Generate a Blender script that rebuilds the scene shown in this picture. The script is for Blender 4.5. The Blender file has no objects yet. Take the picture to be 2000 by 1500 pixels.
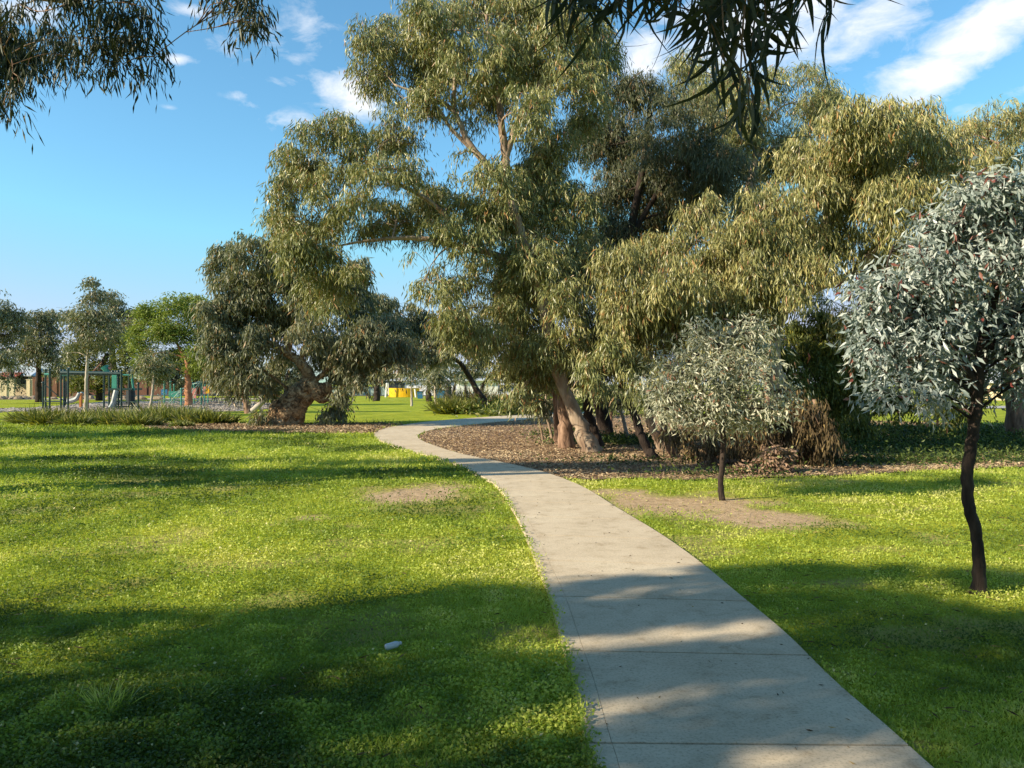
import bpy, math
import numpy as np
from mathutils.geometry import tessellate_polygon
from mathutils import Vector

# ------------------------------------------------------------------ camera, sky, sun
S = bpy.context.scene
COL = S.collection
F, H = 1560.0, 1.65                      # focal length in photograph pixels, eye height in metres
cam = bpy.data.objects.new('camera', bpy.data.cameras.new('camera'))
COL.objects.link(cam)
cam.data.sensor_width = 36.0
cam.data.lens = 36.0 * F / 2000.0
cam.data.clip_start = 0.05
cam.data.clip_end = 5000
cam.location = (0, 0, H)
cam.rotation_euler = (math.radians(90), 0, 0)
S.camera = cam

SUN_EL = math.radians(27)
SUN_H = np.array([-0.93, -0.37]); SUN_H /= np.linalg.norm(SUN_H)
sun = bpy.data.objects.new('sun', bpy.data.lights.new('sun', 'SUN'))
COL.objects.link(sun)
sun.data.energy = 5.0
sun.data.angle = math.radians(0.53)
sun.data.color = (1.0, 0.86, 0.64)
sdir = Vector((SUN_H[0]*math.cos(SUN_EL), SUN_H[1]*math.cos(SUN_EL), math.sin(SUN_EL)))
sun.rotation_euler = sdir.to_track_quat('Z', 'Y').to_euler()
sun.location = (-30, -12, 20)

W = bpy.data.worlds.new('World'); S.world = W; W.use_nodes = True
wn, wl = W.node_tree.nodes, W.node_tree.links
wn.clear()
def wm(op, *ins, clamp=False):
    n = wn.new('ShaderNodeMath'); n.operation = op; n.use_clamp = clamp
    for i, v in enumerate(ins):
        if isinstance(v, (int, float)): n.inputs[i].default_value = v
        else: wl.new(v, n.inputs[i])
    return n.outputs[0]
tc = wn.new('ShaderNodeTexCoord')
sky = wn.new('ShaderNodeTexSky'); sky.sky_type = 'NISHITA'; sky.sun_disc = False
sky.sun_elevation = SUN_EL; sky.sun_rotation = math.atan2(SUN_H[0], SUN_H[1])
sky.air_density = 1.0; sky.dust_density = 0.6; sky.ozone_density = 2.0; sky.altitude = 60
sep = wn.new('ShaderNodeSeparateXYZ'); wl.new(tc.outputs['Generated'], sep.inputs[0])
az = wm('ARCTAN2', sep.outputs[0], sep.outputs[1]); el = wm('ARCSINE', sep.outputs[2])
cmb = wn.new('ShaderNodeCombineXYZ'); wl.new(az, cmb.inputs[0]); wl.new(el, cmb.inputs[1])
mp = wn.new('ShaderNodeMapping'); wl.new(cmb.outputs[0], mp.inputs[0])
mp.inputs['Rotation'].default_value = (0, 0, -0.45); mp.inputs['Scale'].default_value = (10, 21, 1)
noi = wn.new('ShaderNodeTexNoise'); noi.inputs['Scale'].default_value = 1.6; noi.inputs['Detail'].default_value = 9
noi.inputs['Roughness'].default_value = 0.62; noi.inputs['Distortion'].default_value = 0.35
wl.new(mp.outputs[0], noi.inputs['Vector'])
# cloud banks: azimuth, elevation, half sizes (radians), tilt, strength
def ae(px, py): return math.atan((px-1000)/F), math.atan((750-py)/math.hypot(F, px-1000))
CL = [(1910,70,300,62,.50,1.25),(1700,40,170,70,.3,.95),(1480,60,240,90,.1,1.15),(1260,110,90,60,.1,1.1),(1960,190,160,34,.3,.45),
      (690,188,88,52,-.35,1.15),(566,236,66,20,.05,.8),(560,160,60,22,.15,.62),(505,60,150,48,-.5,.55),
      (350,115,42,12,0,.8),(375,22,60,14,0,.75),(466,186,36,12,.1,.5),(500,212,50,18,-.3,.5),(330,210,18,5,0,.4),(600,60,120,90,-.6,.42),(430,90,120,40,-.3,.34),(45,25,90,40,0,.75),(620,90,70,50,-.5,.35),
      (1780,120,260,120,.4,.35)]
acc = None
for px, py, rx, ry, tilt, st in CL:
    a0, e0 = ae(px, py); ra, re = rx/F*.95, ry/F*.95
    da = wm('SUBTRACT', az, a0); de = wm('SUBTRACT', el, e0)
    c, s = math.cos(tilt), math.sin(tilt)
    u = wm('DIVIDE', wm('ADD', wm('MULTIPLY', da, c), wm('MULTIPLY', de, s)), ra)
    v = wm('DIVIDE', wm('SUBTRACT', wm('MULTIPLY', de, c), wm('MULTIPLY', da, s)), re)
    r2 = wm('ADD', wm('MULTIPLY', u, u), wm('MULTIPLY', v, v))
    g = wm('MULTIPLY', wm('EXPONENT', wm('MULTIPLY', r2, -1.1)), st)
    acc = g if acc is None else wm('MAXIMUM', acc, g)
t = wm('SUBTRACT', wm('ADD', acc, wm('MULTIPLY', wm('SUBTRACT', noi.outputs[0], .5), 2.1)), .36)
t = wm('MULTIPLY', wm('MULTIPLY', t, 1.15, clamp=True), wm('MULTIPLY', acc, 2.2, clamp=True), clamp=True)
sg = wn.new('ShaderNodeMix'); sg.data_type = 'RGBA'; sg.blend_type = 'MULTIPLY'; sg.inputs[0].default_value = 1
wl.new(sky.outputs[0], sg.inputs[6]); sg.inputs[7].default_value = (0.69, 1.08, 1.12, 1)
cm = wn.new('ShaderNodeMix'); cm.data_type = 'RGBA'
dk = wn.new('ShaderNodeMix'); dk.data_type = 'RGBA'; dk.blend_type = 'DARKEN'; dk.inputs[0].default_value = 1
wl.new(sg.outputs[2], dk.inputs[6]); dk.inputs[7].default_value = (3.3, 3.7, 4.8, 1)      # keeps the glare round the low sun in check
wl.new(t, cm.inputs[0]); wl.new(dk.outputs[2], cm.inputs[6]); cm.inputs[7].default_value = (5.2, 5.35, 5.6, 1)
bg = wn.new('ShaderNodeBackground'); wl.new(cm.outputs[2], bg.inputs[0]); bg.inputs[1].default_value = 0.12
wo = wn.new('ShaderNodeOutputWorld'); wl.new(bg.outputs[0], wo.inputs[0])

vs = S.view_settings
vs.view_transform = 'Standard'; vs.look = 'None'; vs.gamma = 1; vs.use_curve_mapping = False
vs.exposure = 0.8
S.cycles.max_bounces = 7; S.cycles.diffuse_bounces = 3; S.cycles.glossy_bounces = 2
S.cycles.transmission_bounces = 3; S.cycles.caustics_reflective = False; S.cycles.caustics_refractive = False
S.cycles.use_denoising = True

# ------------------------------------------------------------------ helpers
rng = np.random.default_rng(11)
def at(px, py, Z): return np.array([(px-1000)/F*Z, Z, H+(750-py)/F*Z])
def gd(px, py):
    Z = H*F/(py-750); return np.array([(px-1000)/F*Z, Z])
def lat(x, y, seed=0):                      # smooth value noise 0..1
    x = np.asarray(x, float); y = np.asarray(y, float)
    xi = np.floor(x).astype(np.int64); yi = np.floor(y).astype(np.int64)
    fx = x-xi; fy = y-yi; fx = fx*fx*(3-2*fx); fy = fy*fy*(3-2*fy)
    def h(a, b):
        n = (a*374761393+b*668265263+seed*974634777) & 0xffffffff
        n = ((n ^ (n >> 13))*1274126177) & 0xffffffff
        return ((n ^ (n >> 16)) & 0xffff)/65535.0
    return (h(xi, yi)*(1-fx)+h(xi+1, yi)*fx)*(1-fy)+(h(xi, yi+1)*(1-fx)+h(xi+1, yi+1)*fx)*fy
def fbm(x, y, seed=0, o=4):
    a = 0; w = .5; t_ = 0
    for i in range(o):
        a = a+lat(x*2**i, y*2**i, seed+i)*w; t_ += w; w *= .5
    return a/t_
def inpoly(x, y, poly):
    c = np.zeros(x.shape, bool); n = len(poly); j = n-1
    for i in range(n):
        xi, yi = poly[i]; xj, yj = poly[j]
        m = ((yi > y) != (yj > y)) & (x < (xj-xi)*(y-yi)/(yj-yi+1e-12)+xi)
        c ^= m; j = i
    return c

def mkmesh(name, V, faces, mat, smooth=False, lv=None, uvattr=None):
    V = np.asarray(V, np.float32)
    me = bpy.data.meshes.new(name)
    faces = [np.asarray(f, np.int32) for f in (faces if isinstance(faces, list) else [faces]) if len(f)]
    nl = sum(f.size for f in faces); nf = sum(len(f) for f in faces)
    me.vertices.add(len(V)); me.loops.add(nl); me.polygons.add(nf)
    me.vertices.foreach_set('co', V.ravel())
    me.loops.foreach_set('vertex_index', np.concatenate([f.ravel() for f in faces]))
    tot = np.concatenate([np.full(len(f), f.shape[1], np.int32) for f in faces])
    st = np.concatenate([[0], np.cumsum(tot)[:-1]]).astype(np.int32)
    me.polygons.foreach_set('loop_start', st)
    try: me.polygons.foreach_set('loop_total', tot)
    except Exception: pass
    me.polygons.foreach_set('use_smooth', np.full(nf, smooth, bool))
    if lv is not None:
        a = me.attributes.new('lv', 'FLOAT', 'FACE'); a.data.foreach_set('value', np.asarray(lv, np.float32))
    if uvattr is not None:
        a = me.attributes.new('mask', 'FLOAT', 'POINT'); a.data.foreach_set('value', np.asarray(uvattr, np.float32))
    me.update(); me.validate()
    if mat: me.materials.append(mat)
    return me
def link(name, me, parent=None):
    o = bpy.data.objects.new(name, me); COL.objects.link(o)
    if parent is not None: o.parent = parent
    return o
def tag(o, label=None, cat=None, group=None, kind=None):
    if label: o['label'] = label
    if cat: o['category'] = cat
    if group: o['group'] = group
    if kind: o['kind'] = kind
    return o
def empty(name, loc, label, cat, group=None):
    o = bpy.data.objects.new(name, None); COL.objects.link(o)
    o.empty_display_size = .3; o.location = tuple(float(v) for v in loc)
    return tag(o, label, cat, group)

class MB:                                  # collects geometry into one mesh
    def __init__(s): s.V = []; s.Q = []; s.T = []; s.n = 0
    def add(s, V, Q=None, T=None):
        V = np.asarray(V, float).reshape(-1, 3); s.V.append(V)
        if Q is not None and len(Q): s.Q.append(np.asarray(Q, int).reshape(-1, 4)+s.n)
        if T is not None and len(T): s.T.append(np.asarray(T, int).reshape(-1, 3)+s.n)
        s.n += len(V); return s
    def box(s, c, d, rz=0, ry=0, taper=1.0):
        x, y, z = np.array(d)/2
        v = np.array([[-x,-y,-z],[x,-y,-z],[x,y,-z],[-x,y,-z],[-x*taper,-y*taper,z],[x*taper,-y*taper,z],[x*taper,y*taper,z],[-x*taper,y*taper,z]])
        if ry: c_, s_ = math.cos(ry), math.sin(ry); v = v @ np.array([[c_,0,-s_],[0,1,0],[s_,0,c_]])
        if rz: c_, s_ = math.cos(rz), math.sin(rz); v = v @ np.array([[c_,s_,0],[-s_,c_,0],[0,0,1]])
        return s.add(v+np.array(c), [[0,3,2,1],[4,5,6,7],[0,1,5,4],[1,2,6,5],[2,3,7,6],[3,0,4,7]])
    def tube(s, P, R, sides=8, rough=0.0, seed=0, caps=True):
        P = np.asarray(P, float); n = len(P)
        R = np.full(n, R, float) if np.isscalar(R) else np.asarray(R, float)
        T = np.gradient(P, axis=0); T /= np.linalg.norm(T, axis=1)[:, None]+1e-9
        up = np.array([0, 1, 0]) if abs(T[0][1]) < .9 else np.array([1, 0, 0])
        A = np.cross(T, up); A /= np.linalg.norm(A, axis=1)[:, None]+1e-9
        B = np.cross(T, A)
        an = np.arange(sides)*2*math.pi/sides
        ring = A[:, None]*np.cos(an)[None, :, None]+B[:, None]*np.sin(an)[None, :, None]
        rr = np.repeat(R[:, None], sides, 1)
        if rough:
            g = lat(np.arange(n)[:, None]*.7+np.zeros(sides), np.arange(sides)[None]*1.9+seed*7.3, seed)-.5
            rr = rr*(1+rough*2*g)
        V = P[:, None]+ring*rr[..., None]
        i = np.arange(n-1)[:, None]*sides; j = np.arange(sides)[None]; k = (j+1) % sides
        Q = np.stack([i+j, i+k, i+sides+k, i+sides+j], -1).reshape(-1, 4)
        V = V.reshape(-1, 3); T3 = []
        if caps:
            V = np.vstack([V, P[0], P[-1]]); a, b = len(V)-2, len(V)-1
            for q in range(sides):
                T3.append([a, (q+1) % sides, q]); T3.append([b, (n-1)*sides+q, (n-1)*sides+(q+1) % sides])
        return s.add(V, Q, T3)
    def blob(s, c, r, seed=0, rough=.3, seg=18, freq=2.5):
        th = np.linspace(0, math.pi, seg)[:, None]; ph = (np.arange(seg*2)*math.pi/seg)[None]
        d = np.stack([np.sin(th)*np.cos(ph), np.sin(th)*np.sin(ph), np.cos(th)+0*ph], -1)
        nn = fbm(d[..., 0]*freq+5, d[..., 1]*freq+d[..., 2]*freq*1.3+9, seed)-.5
        nn[0] = nn[0].mean(); nn[-1] = nn[-1].mean()
        V = np.array(c)+d*np.array(r)*(1+rough*2*nn)[..., None]
        m = seg*2; i = np.arange(seg-1)[:, None]*m; j = np.arange(m)[None]; k = (j+1) % m
        return s.add(V.reshape(-1, 3), np.stack([i+j, i+m+j, i+m+k, i+k], -1).reshape(-1, 4))
    def build(s, name, mat, parent=None, smooth=False, off=None):
        V = np.vstack(s.V); f = []
        if s.Q: f.append(np.vstack(s.Q))
        if s.T: f.append(np.vstack(s.T))
        if off is None and parent is not None:
            p, off = parent, np.zeros(3)
            while p is not None: off = off+np.array(p.location); p = p.parent
        if off is not None: V = V-off
        return link(name, mkmesh(name, V, f, mat, smooth), parent)

def smooth_path(P, n):
    P = np.asarray(P, float); d = np.r_[0, np.cumsum(np.linalg.norm(np.diff(P, axis=0), axis=1))]
    m = len(P)
    tan = np.gradient(P, d, axis=0) if m > 2 else np.repeat([(P[1]-P[0])/d[1]], 2, 0)
    t = np.linspace(0, d[-1], n); k = np.clip(np.searchsorted(d, t, side='right')-1, 0, m-2)
    h = (d[k+1]-d[k])[:, None]; u = (t-d[k])[:, None]/h
    return ((2*u**3-3*u**2+1)*P[k]+(u**3-2*u**2+u)*h*tan[k]+(-2*u**3+3*u**2)*P[k+1]+(u**3-u**2)*h*tan[k+1]), t/d[-1]

# ------------------------------------------------------------------ materials
def newmat(name):
    m = bpy.data.materials.new(name); m.use_nodes = True
    n, l = m.node_tree.nodes, m.node_tree.links; n.clear()
    return m, n, l
def ramp(n, stops):
    r = n.new('ShaderNodeValToRGB'); e = r.color_ramp.elements
    while len(e) < len(stops): e.new(.5)
    for k, (p, c) in enumerate(stops): e[k].position = p; e[k].color = (*c, 1)
    return r
def noise(n, l, sc, det=5, rough=.55, co=None, dist=0):
    x = n.new('ShaderNodeTexNoise'); x.inputs['Scale'].default_value = sc; x.inputs['Detail'].default_value = det
    x.inputs['Roughness'].default_value = rough; x.inputs['Distortion'].default_value = dist
    if co is not None: l.new(co, x.inputs['Vector'])
    return x
def leafmat(name, stops, trans=.3, rough=.45, spec=.35, gain=(1,1,1)):
    stops = [(q, tuple(min(.85, v*w) for v, w in zip(c, gain))) for q, c in stops]
    m, n, l = newmat(name)
    a = n.new('ShaderNodeAttribute'); a.attribute_name = 'lv'
    r = ramp(n, stops); l.new(a.outputs['Fac'], r.inputs[0])
    p = n.new('ShaderNodeBsdfPrincipled'); l.new(r.outputs[0], p.inputs['Base Color'])
    p.inputs['Roughness'].default_value = rough; p.inputs['Specular IOR Level'].default_value = spec
    t = n.new('ShaderNodeBsdfTranslucent')
    mx0 = n.new('ShaderNodeMix'); mx0.data_type = 'RGBA'; mx0.blend_type = 'MULTIPLY'; mx0.inputs[0].default_value = 1
    l.new(r.outputs[0], mx0.inputs[6]); mx0.inputs[7].default_value = (1.25, 1.25, .55, 1); l.new(mx0.outputs[2], t.inputs[0])
    mx = n.new('ShaderNodeMixShader'); mx.inputs[0].default_value = trans
    l.new(p.outputs[0], mx.inputs[1]); l.new(t.outputs[0], mx.inputs[2])
    o = n.new('ShaderNodeOutputMaterial'); l.new(mx.outputs[0], o.inputs[0])
    return m
def surf(name, stops, sc=4, rough=.85, bump=.3, bsc=None, spec=.25, stretch=(1,1,1), det=6, metal=0, dist=0, bd=.02):
    m, n, l = newmat(name)
    tcn = n.new('ShaderNodeTexCoord'); mpn = n.new('ShaderNodeMapping'); mpn.inputs['Scale'].default_value = stretch
    l.new(tcn.outputs['Object'], mpn.inputs[0])
    x = noise(n, l, sc, det, .6, mpn.outputs[0], dist); r = ramp(n, stops); l.new(x.outputs[0], r.inputs[0])
    p = n.new('ShaderNodeBsdfPrincipled'); l.new(r.outputs[0], p.inputs['Base Color'])
    p.inputs['Roughness'].default_value = rough; p.inputs['Specular IOR Level'].default_value = spec; p.inputs['Metallic'].default_value = metal
    if bump:
        y = noise(n, l, bsc or sc*4, 6, .65, mpn.outputs[0]); b = n.new('ShaderNodeBump')
        b.inputs['Strength'].default_value = bump; b.inputs['Distance'].default_value = bd
        l.new(y.outputs[0], b.inputs['Height']); l.new(b.outputs[0], p.inputs['Normal'])
    o = n.new('ShaderNodeOutputMaterial'); l.new(p.outputs[0], o.inputs[0])
    return m
def plain(name, c, rough=.5, **k):
    return surf(name, [(0.3, tuple(v*.82 for v in c)), (.7, tuple(min(1, v*1.1) for v in c))], rough=rough, **k)

OLIVE = leafmat('gum_leaf', [(0,(.075,.095,.042)),(.35,(.15,.18,.07)),(.65,(.25,.265,.105)),(.86,(.36,.345,.16)),(.97,(.32,.20,.08)),(1,(.26,.13,.05))], .14, .40, .5, (1.27,1.20,1.08))
WARM = leafmat('weeping_gum_leaf', [(0,(.095,.11,.045)),(.35,(.20,.215,.08)),(.65,(.32,.315,.12)),(.86,(.44,.39,.17)),(.96,(.38,.24,.09)),(1,(.30,.15,.06))], .14, .40, .5, (1.13,1.09,1.06))
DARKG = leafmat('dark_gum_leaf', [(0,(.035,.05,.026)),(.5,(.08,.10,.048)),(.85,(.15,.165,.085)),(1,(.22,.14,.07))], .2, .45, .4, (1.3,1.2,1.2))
GREY = leafmat('grey_gum_leaf', [(0,(.07,.085,.055)),(.4,(.14,.16,.10)),(.75,(.24,.25,.16)),(.95,(.36,.33,.22)),(1,(.32,.19,.10))], .22, .45, .4, (1.18,1.15,1.05))
SILVER = leafmat('silver_leaf', [(0,(.13,.175,.17)),(.4,(.27,.33,.315)),(.75,(.45,.50,.475)),(.93,(.62,.63,.56)),(.97,(.26,.12,.09)),(1,(.17,.045,.04))], .12, .38, .5)
SHADEL = leafmat('shaded_overhang_leaf', [(0,(.022,.034,.022)),(.6,(.045,.062,.03)),(1,(.11,.10,.045))], .12, .5, .3)  # gum leaf in dark tones, canopy shade put into the colour
SAGE = leafmat('sage_leaf', [(0,(.18,.21,.16)),(.4,(.36,.38,.28)),(.75,(.53,.53,.41)),(.9,(.64,.60,.46)),(.96,(.36,.22,.14)),(1,(.26,.12,.08))], .15, .4, .45)
LIME = leafmat('bright_leaf', [(0,(.10,.15,.03)),(.5,(.20,.27,.05)),(.85,(.32,.37,.09)),(1,(.36,.33,.12))], .3, .5, .3)
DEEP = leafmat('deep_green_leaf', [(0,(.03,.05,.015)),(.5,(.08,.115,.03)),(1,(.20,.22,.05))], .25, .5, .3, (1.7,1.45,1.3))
DEAD = leafmat('dead_leaf', [(0,(.045,.032,.018)),(.5,(.11,.08,.042)),(.85,(.22,.16,.075)),(1,(.46,.34,.15))], .2, .7, .2)
PINKD = leafmat('dry_pink_leaf', [(0,(.12,.08,.06)),(.4,(.30,.20,.13)),(.75,(.46,.30,.22)),(1,(.30,.34,.14))], .2, .7, .2)
SEDGE = leafmat('sedge_blade', [(0,(.06,.08,.02)),(.4,(.14,.18,.045)),(.8,(.28,.30,.08)),(1,(.40,.34,.15))], .25, .5, .3)
GRASS = leafmat('lawn_leaf', [(0,(.08,.115,.018)),(.3,(.20,.255,.035)),(.6,(.36,.40,.055)),(.85,(.50,.49,.09)),(1,(.62,.52,.24))], .35, .5, .25, (1.10,1.20,1.45))
COVER = leafmat('groundcover_leaf', [(0,(.02,.04,.012)),(.5,(.055,.095,.022)),(1,(.17,.22,.05))], .3, .5, .3)
CHIP = leafmat('mulch_chip', [(0,(.12,.07,.04)),(.35,(.29,.20,.12)),(.7,(.52,.41,.26)),(1,(.76,.66,.47))], 0.02, .85, .1)
GCHIP = leafmat('pale_chip', [(0,(.18,.15,.13)),(.5,(.38,.34,.30)),(1,(.58,.53,.47))], 0.02, .85, .1)
PALEBARK = surf('pale_bark', [(.28,(.13,.085,.06)),(.42,(.27,.19,.13)),(.58,(.42,.33,.24)),(.75,(.26,.22,.19))], 4.5, .8, .5, 22, stretch=(1,1,.35), dist=.6)
BROWNBARK = surf('brown_bark', [(.3,(.10,.060,.04)),(.5,(.24,.15,.10)),(.68,(.40,.27,.19)),(.8,(.20,.15,.12))], 9, .9, .9, 30, stretch=(1,1,.18), dist=.4)
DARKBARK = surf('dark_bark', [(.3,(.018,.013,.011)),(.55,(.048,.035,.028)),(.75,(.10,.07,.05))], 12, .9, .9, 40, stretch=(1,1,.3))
REDBARK = surf('red_bark', [(.3,(.20,.085,.04)),(.55,(.40,.19,.10)),(.75,(.52,.30,.18))], 6, .9, .6, 20, stretch=(1,1,.3))
WHITEBARK = surf('white_bark', [(.3,(.24,.19,.15)),(.5,(.42,.36,.30)),(.7,(.58,.52,.45))], 3, .8, .4, 18, stretch=(1,1,.4))
BURL = surf('burl_bark', [(.30,(.04,.028,.018)),(.43,(.19,.12,.065)),(.55,(.42,.29,.16)),(.7,(.66,.52,.34))], 4.2, .9, 1.0, 5, dist=1.6, bd=.15)
TWIG = surf('red_twig', [(.3,(.22,.06,.045)),(.7,(.40,.15,.10))], 8, .6, 0)

# ------------------------------------------------------------------ path, lawn, mulch
LE = [(1168,1600),(1155,1500),(1145,1460),(1120,1340),(1095,1250),(1072,1165),(1050,1110),(1031,1060),(1000,995),(965,948),(925,925),(882,905),(830,890),(785,878),(752,866),(734,856),(732,847),(745,840),(775,833),(815,827),(870,821.5),(935,816.5),(1000,812),(1080,807),(1200,801)]
RE = [(1925,1600),(1808,1500),(1765,1460),(1630,1340),(1540,1250),(1440,1165),(1375,1110),(1308,1060),(1212,1000),(1125,948),(1050,921),(975,904),(905,889.5),(862,877),(830,865),(817,857),(818,850),(832,844),(862,837.5),(905,832),(960,826.5),(1020,821),(1080,816),(1160,811),(1290,804)]
Lp, _ = smooth_path([gd(*p) for p in LE], 900); Rp, _ = smooth_path([gd(*p) for p in RE], 900)
# pair the two edges by nearest points across the middle line
mid = (Lp+Rp)/2; dm = np.r_[0, np.cumsum(np.linalg.norm(np.diff(mid, axis=0), axis=1))]
LPT = np.vstack([[gd(1168,1600)[0]-.1, 1.0], Lp]); 
def extend(P):
    d0 = P[0]-P[6]; d0 = d0/np.linalg.norm(d0); return np.vstack([P[0]+d0*3.2, P])
Lp, Rp, = extend(Lp), extend(Rp)
mid = (Lp+Rp)/2; dm = np.r_[0, np.cumsum(np.linalg.norm(np.diff(mid, axis=0), axis=1))]
path_poly = [tuple(p) for p in Lp[::6]]+[tuple(p) for p in Rp[::-6]]
jd = np.interp(H*F/(1467-750), mid[:, 1][:400], dm[:400])
joints = [jd-3.6, jd-2.4, jd-1.2, jd]
while joints[-1] < dm[-1]-1: joints.append(joints[-1]+1.22)
m, n, l = newmat('concrete')
tcn = n.new('ShaderNodeTexCoord')
a1 = noise(n, l, .8, 5, .6, tcn.outputs['Object']); a2 = noise(n, l, 60, 4, .7, tcn.outputs['Object']); a3 = noise(n, l, 5, 8, .7, tcn.outputs['Object'], .4)
r1 = ramp(n, [(.3,(.54,.45,.325)),(.55,(.63,.53,.39)),(.75,(.69,.60,.45))]); l.new(a1.outputs[0], r1.inputs[0])
r2 = ramp(n, [(.3,(.60,.60,.60)),(.5,(.97,.97,.97)),(.7,(1.0,1.0,1.0))]); l.new(a2.outputs[0], r2.inputs[0])
r3 = ramp(n, [(.30,(.66,.61,.55)),(.43,(.90,.89,.87)),(.55,(1,1,1)),(.7,(.93,.92,.90))]); l.new(a3.outputs[0], r3.inputs[0])
x1 = n.new('ShaderNodeMix'); x1.data_type = 'RGBA'; x1.blend_type = 'MULTIPLY'; x1.inputs[0].default_value = 1
l.new(r1.outputs[0], x1.inputs[6]); l.new(r2.outputs[0], x1.inputs[7])
x2 = n.new('ShaderNodeMix'); x2.data_type = 'RGBA'; x2.blend_type = 'MULTIPLY'; x2.inputs[0].default_value = 1
l.new(x1.outputs[2], x2.inputs[6]); l.new(r3.outputs[0], x2.inputs[7])
p = n.new('ShaderNodeBsdfPrincipled'); l.new(x2.outputs[2], p.inputs['Base Color']); p.inputs['Roughness'].default_value = .85; p.inputs['Specular IOR Level'].default_value = .2
b = n.new('ShaderNodeBump'); b.inputs['Strength'].default_value = .35; b.inputs['Distance'].default_value = .004; l.new(a2.outputs[0], b.inputs['Height']); l.new(b.outputs[0], p.inputs['Normal'])
o_ = n.new('ShaderNodeOutputMaterial'); l.new(p.outputs[0], o_.inputs[0]); CONC = m
ZT = .032
mb = MB()
grv = [(0, .078), (.0797, 1.0)]
bounds = [0]+joints+[dm[-1]]
for a, b_ in zip(bounds[:-1], bounds[1:]):
    if b_-a < .05: continue
    g = .009
    ts = np.linspace(a+g, b_-g, max(2, int((b_-a)/.12)+1))
    Lx = np.stack([np.interp(ts, dm, Lp[:, k]) for k in (0, 1)], -1); Rx = np.stack([np.interp(ts, dm, Rp[:, k]) for k in (0, 1)], -1)
    for u0, u1 in grv:
        A = Lx+(Rx-Lx)*u0; B = Lx+(Rx-Lx)*u1; m_ = len(ts); zt = np.full((m_, 1), ZT); zb = np.full((m_, 1), -.06)
        V = np.vstack([np.hstack([A, zt]), np.hstack([B, zt]), np.hstack([A, zb]), np.hstack([B, zb])])
        i = np.arange(m_-1)
        Q = np.vstack([np.stack([i, i+m_, i+m_+1, i+1], -1), np.stack([i, i+1, i+2*m_+1, i+2*m_], -1), np.stack([i+m_, i+3*m_, i+3*m_+1, i+m_+1], -1),
                       [[0, 2*m_, 3*m_, m_]], [[m_-1, 2*m_-1, 4*m_-1, 3*m_-1]]])
        mb.add(V, Q)
path = mb.build('path', CONC); tag(path, kind='structure')
# joint filler: dark grit lying a little below the slab surface
mbf = MB(); ii = np.arange(len(mid)-1); m_ = len(mid)
ff = np.vstack([np.c_[Lp+(Rp-Lp)*.01, np.full(m_, ZT-.02)], np.c_[Lp+(Rp-Lp)*.99, np.full(m_, ZT-.02)]])
mbf.add(ff, np.stack([ii, ii+m_, ii+m_+1, ii+1], -1))
GRIT = plain('joint_grit', (.05,.04,.03), .95, sc=40)
tag(mbf.build('path_base', GRIT), kind='structure')

def ell(px, py, rx, ry):                     # ground ellipse read off the photograph
    c = gd(px, py); a = gd(px, py-ry); b_ = gd(px, py+ry)
    return c[0], (a[1]+b_[1])/2, rx/F*c[1], (a[1]-b_[1])/2
DIRT = [ell(815,962,105,20)+(1.2,), ell(760,975,60,10)+(.7,), ell(1330,985,190,24)+(1.25,), ell(1480,1012,150,24)+(1.2,), ell(1220,965,110,14)+(1.0,), ell(1180,1005,40,20)+(.7,),
        ell(600,1010,60,9)+(.7,), ell(640,1085,70,10)+(.6,), ell(540,1020,40,5)+(.7,), ell(1560,935,160,9)+(.7,), ell(1100,945,60,10)+(.9,), ell(1640,990,110,12)+(.45,), ell(1850,960,150,10)+(.35,),
        ell(1790,1452,40,18)+(.9,), ell(1850,1170,60,16)+(.4,), ell(480,892,60,5)+(.5,), ell(760,1190,50,6)+(.3,),(gd(1180,1050)[0]+.9,8.6,.4,.9,.5),(4.9,6.4,.8,.7,.55)]
def dirtmask(x, y):
    mm = np.zeros_like(x)
    for cx, cy, rx, ry, st in DIRT: mm = np.maximum(mm, st*np.exp(-(((x-cx)/rx)**2+((y-cy)/ry)**2)*.75))
    ex = np.clip((fbm(x*1.1, y*1.5, 51)-.63)*4, 0, .35)
    return np.maximum(ex*(y < 22), np.clip((mm+(fbm(x*1.7, y*1.7, 5)-.5)*.9+(lat(x*9, y*9, 8)-.5)*.28-.40)*1.9, 0, 1)*(mm > .04))
MULCH = [gd(*q) for q in [(817,853),(818,857),(830,865.5),(862,877.5),(905,890),(975,904.5),(1050,921.5),(1095,936),(1160,938),(1240,934),(1330,938),(1420,936),(1560,932),(1700,926),(1850,918),(2000,912),(2400,900),(2600,842),(2000,832),(1700,822),(1500,814),(1300,808),(1160,812),(1060,817.5),(980,825),(905,832.5),(862,838),(832,844.5)]]
MULCH_L = [gd(*q) for q in [(732,850),(700,848.5),(600,847),(480,845),(380,843),(300,838),(250,832.5),(330,829),(420,829),(520,829),(600,829),(700,828),(790,829),(775,832.5),(745,839.5)]]
GRAVEL = [gd(*q) for q in [(-200,806),(0,806),(60,803),(160,807),(300,808),(400,805),(470,803),(540,797),(560,790),(470,783),(330,783),(200,785),(120,792),(50,797),(-200,800)]]
def rough_poly(P, step, amp, seed):
    P = np.array(P); Q = np.vstack([P, P[:1]]); d = np.r_[0, np.cumsum(np.linalg.norm(np.diff(Q, axis=0), axis=1))]
    t = np.arange(0, d[-1], step); X = np.stack([np.interp(t, d, Q[:, k]) for k in (0, 1)], -1)
    X += (np.stack([fbm(t*2, t*0, seed), fbm(t*2, t*0, seed+20)], -1)-.5)*2*amp
    return X
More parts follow.
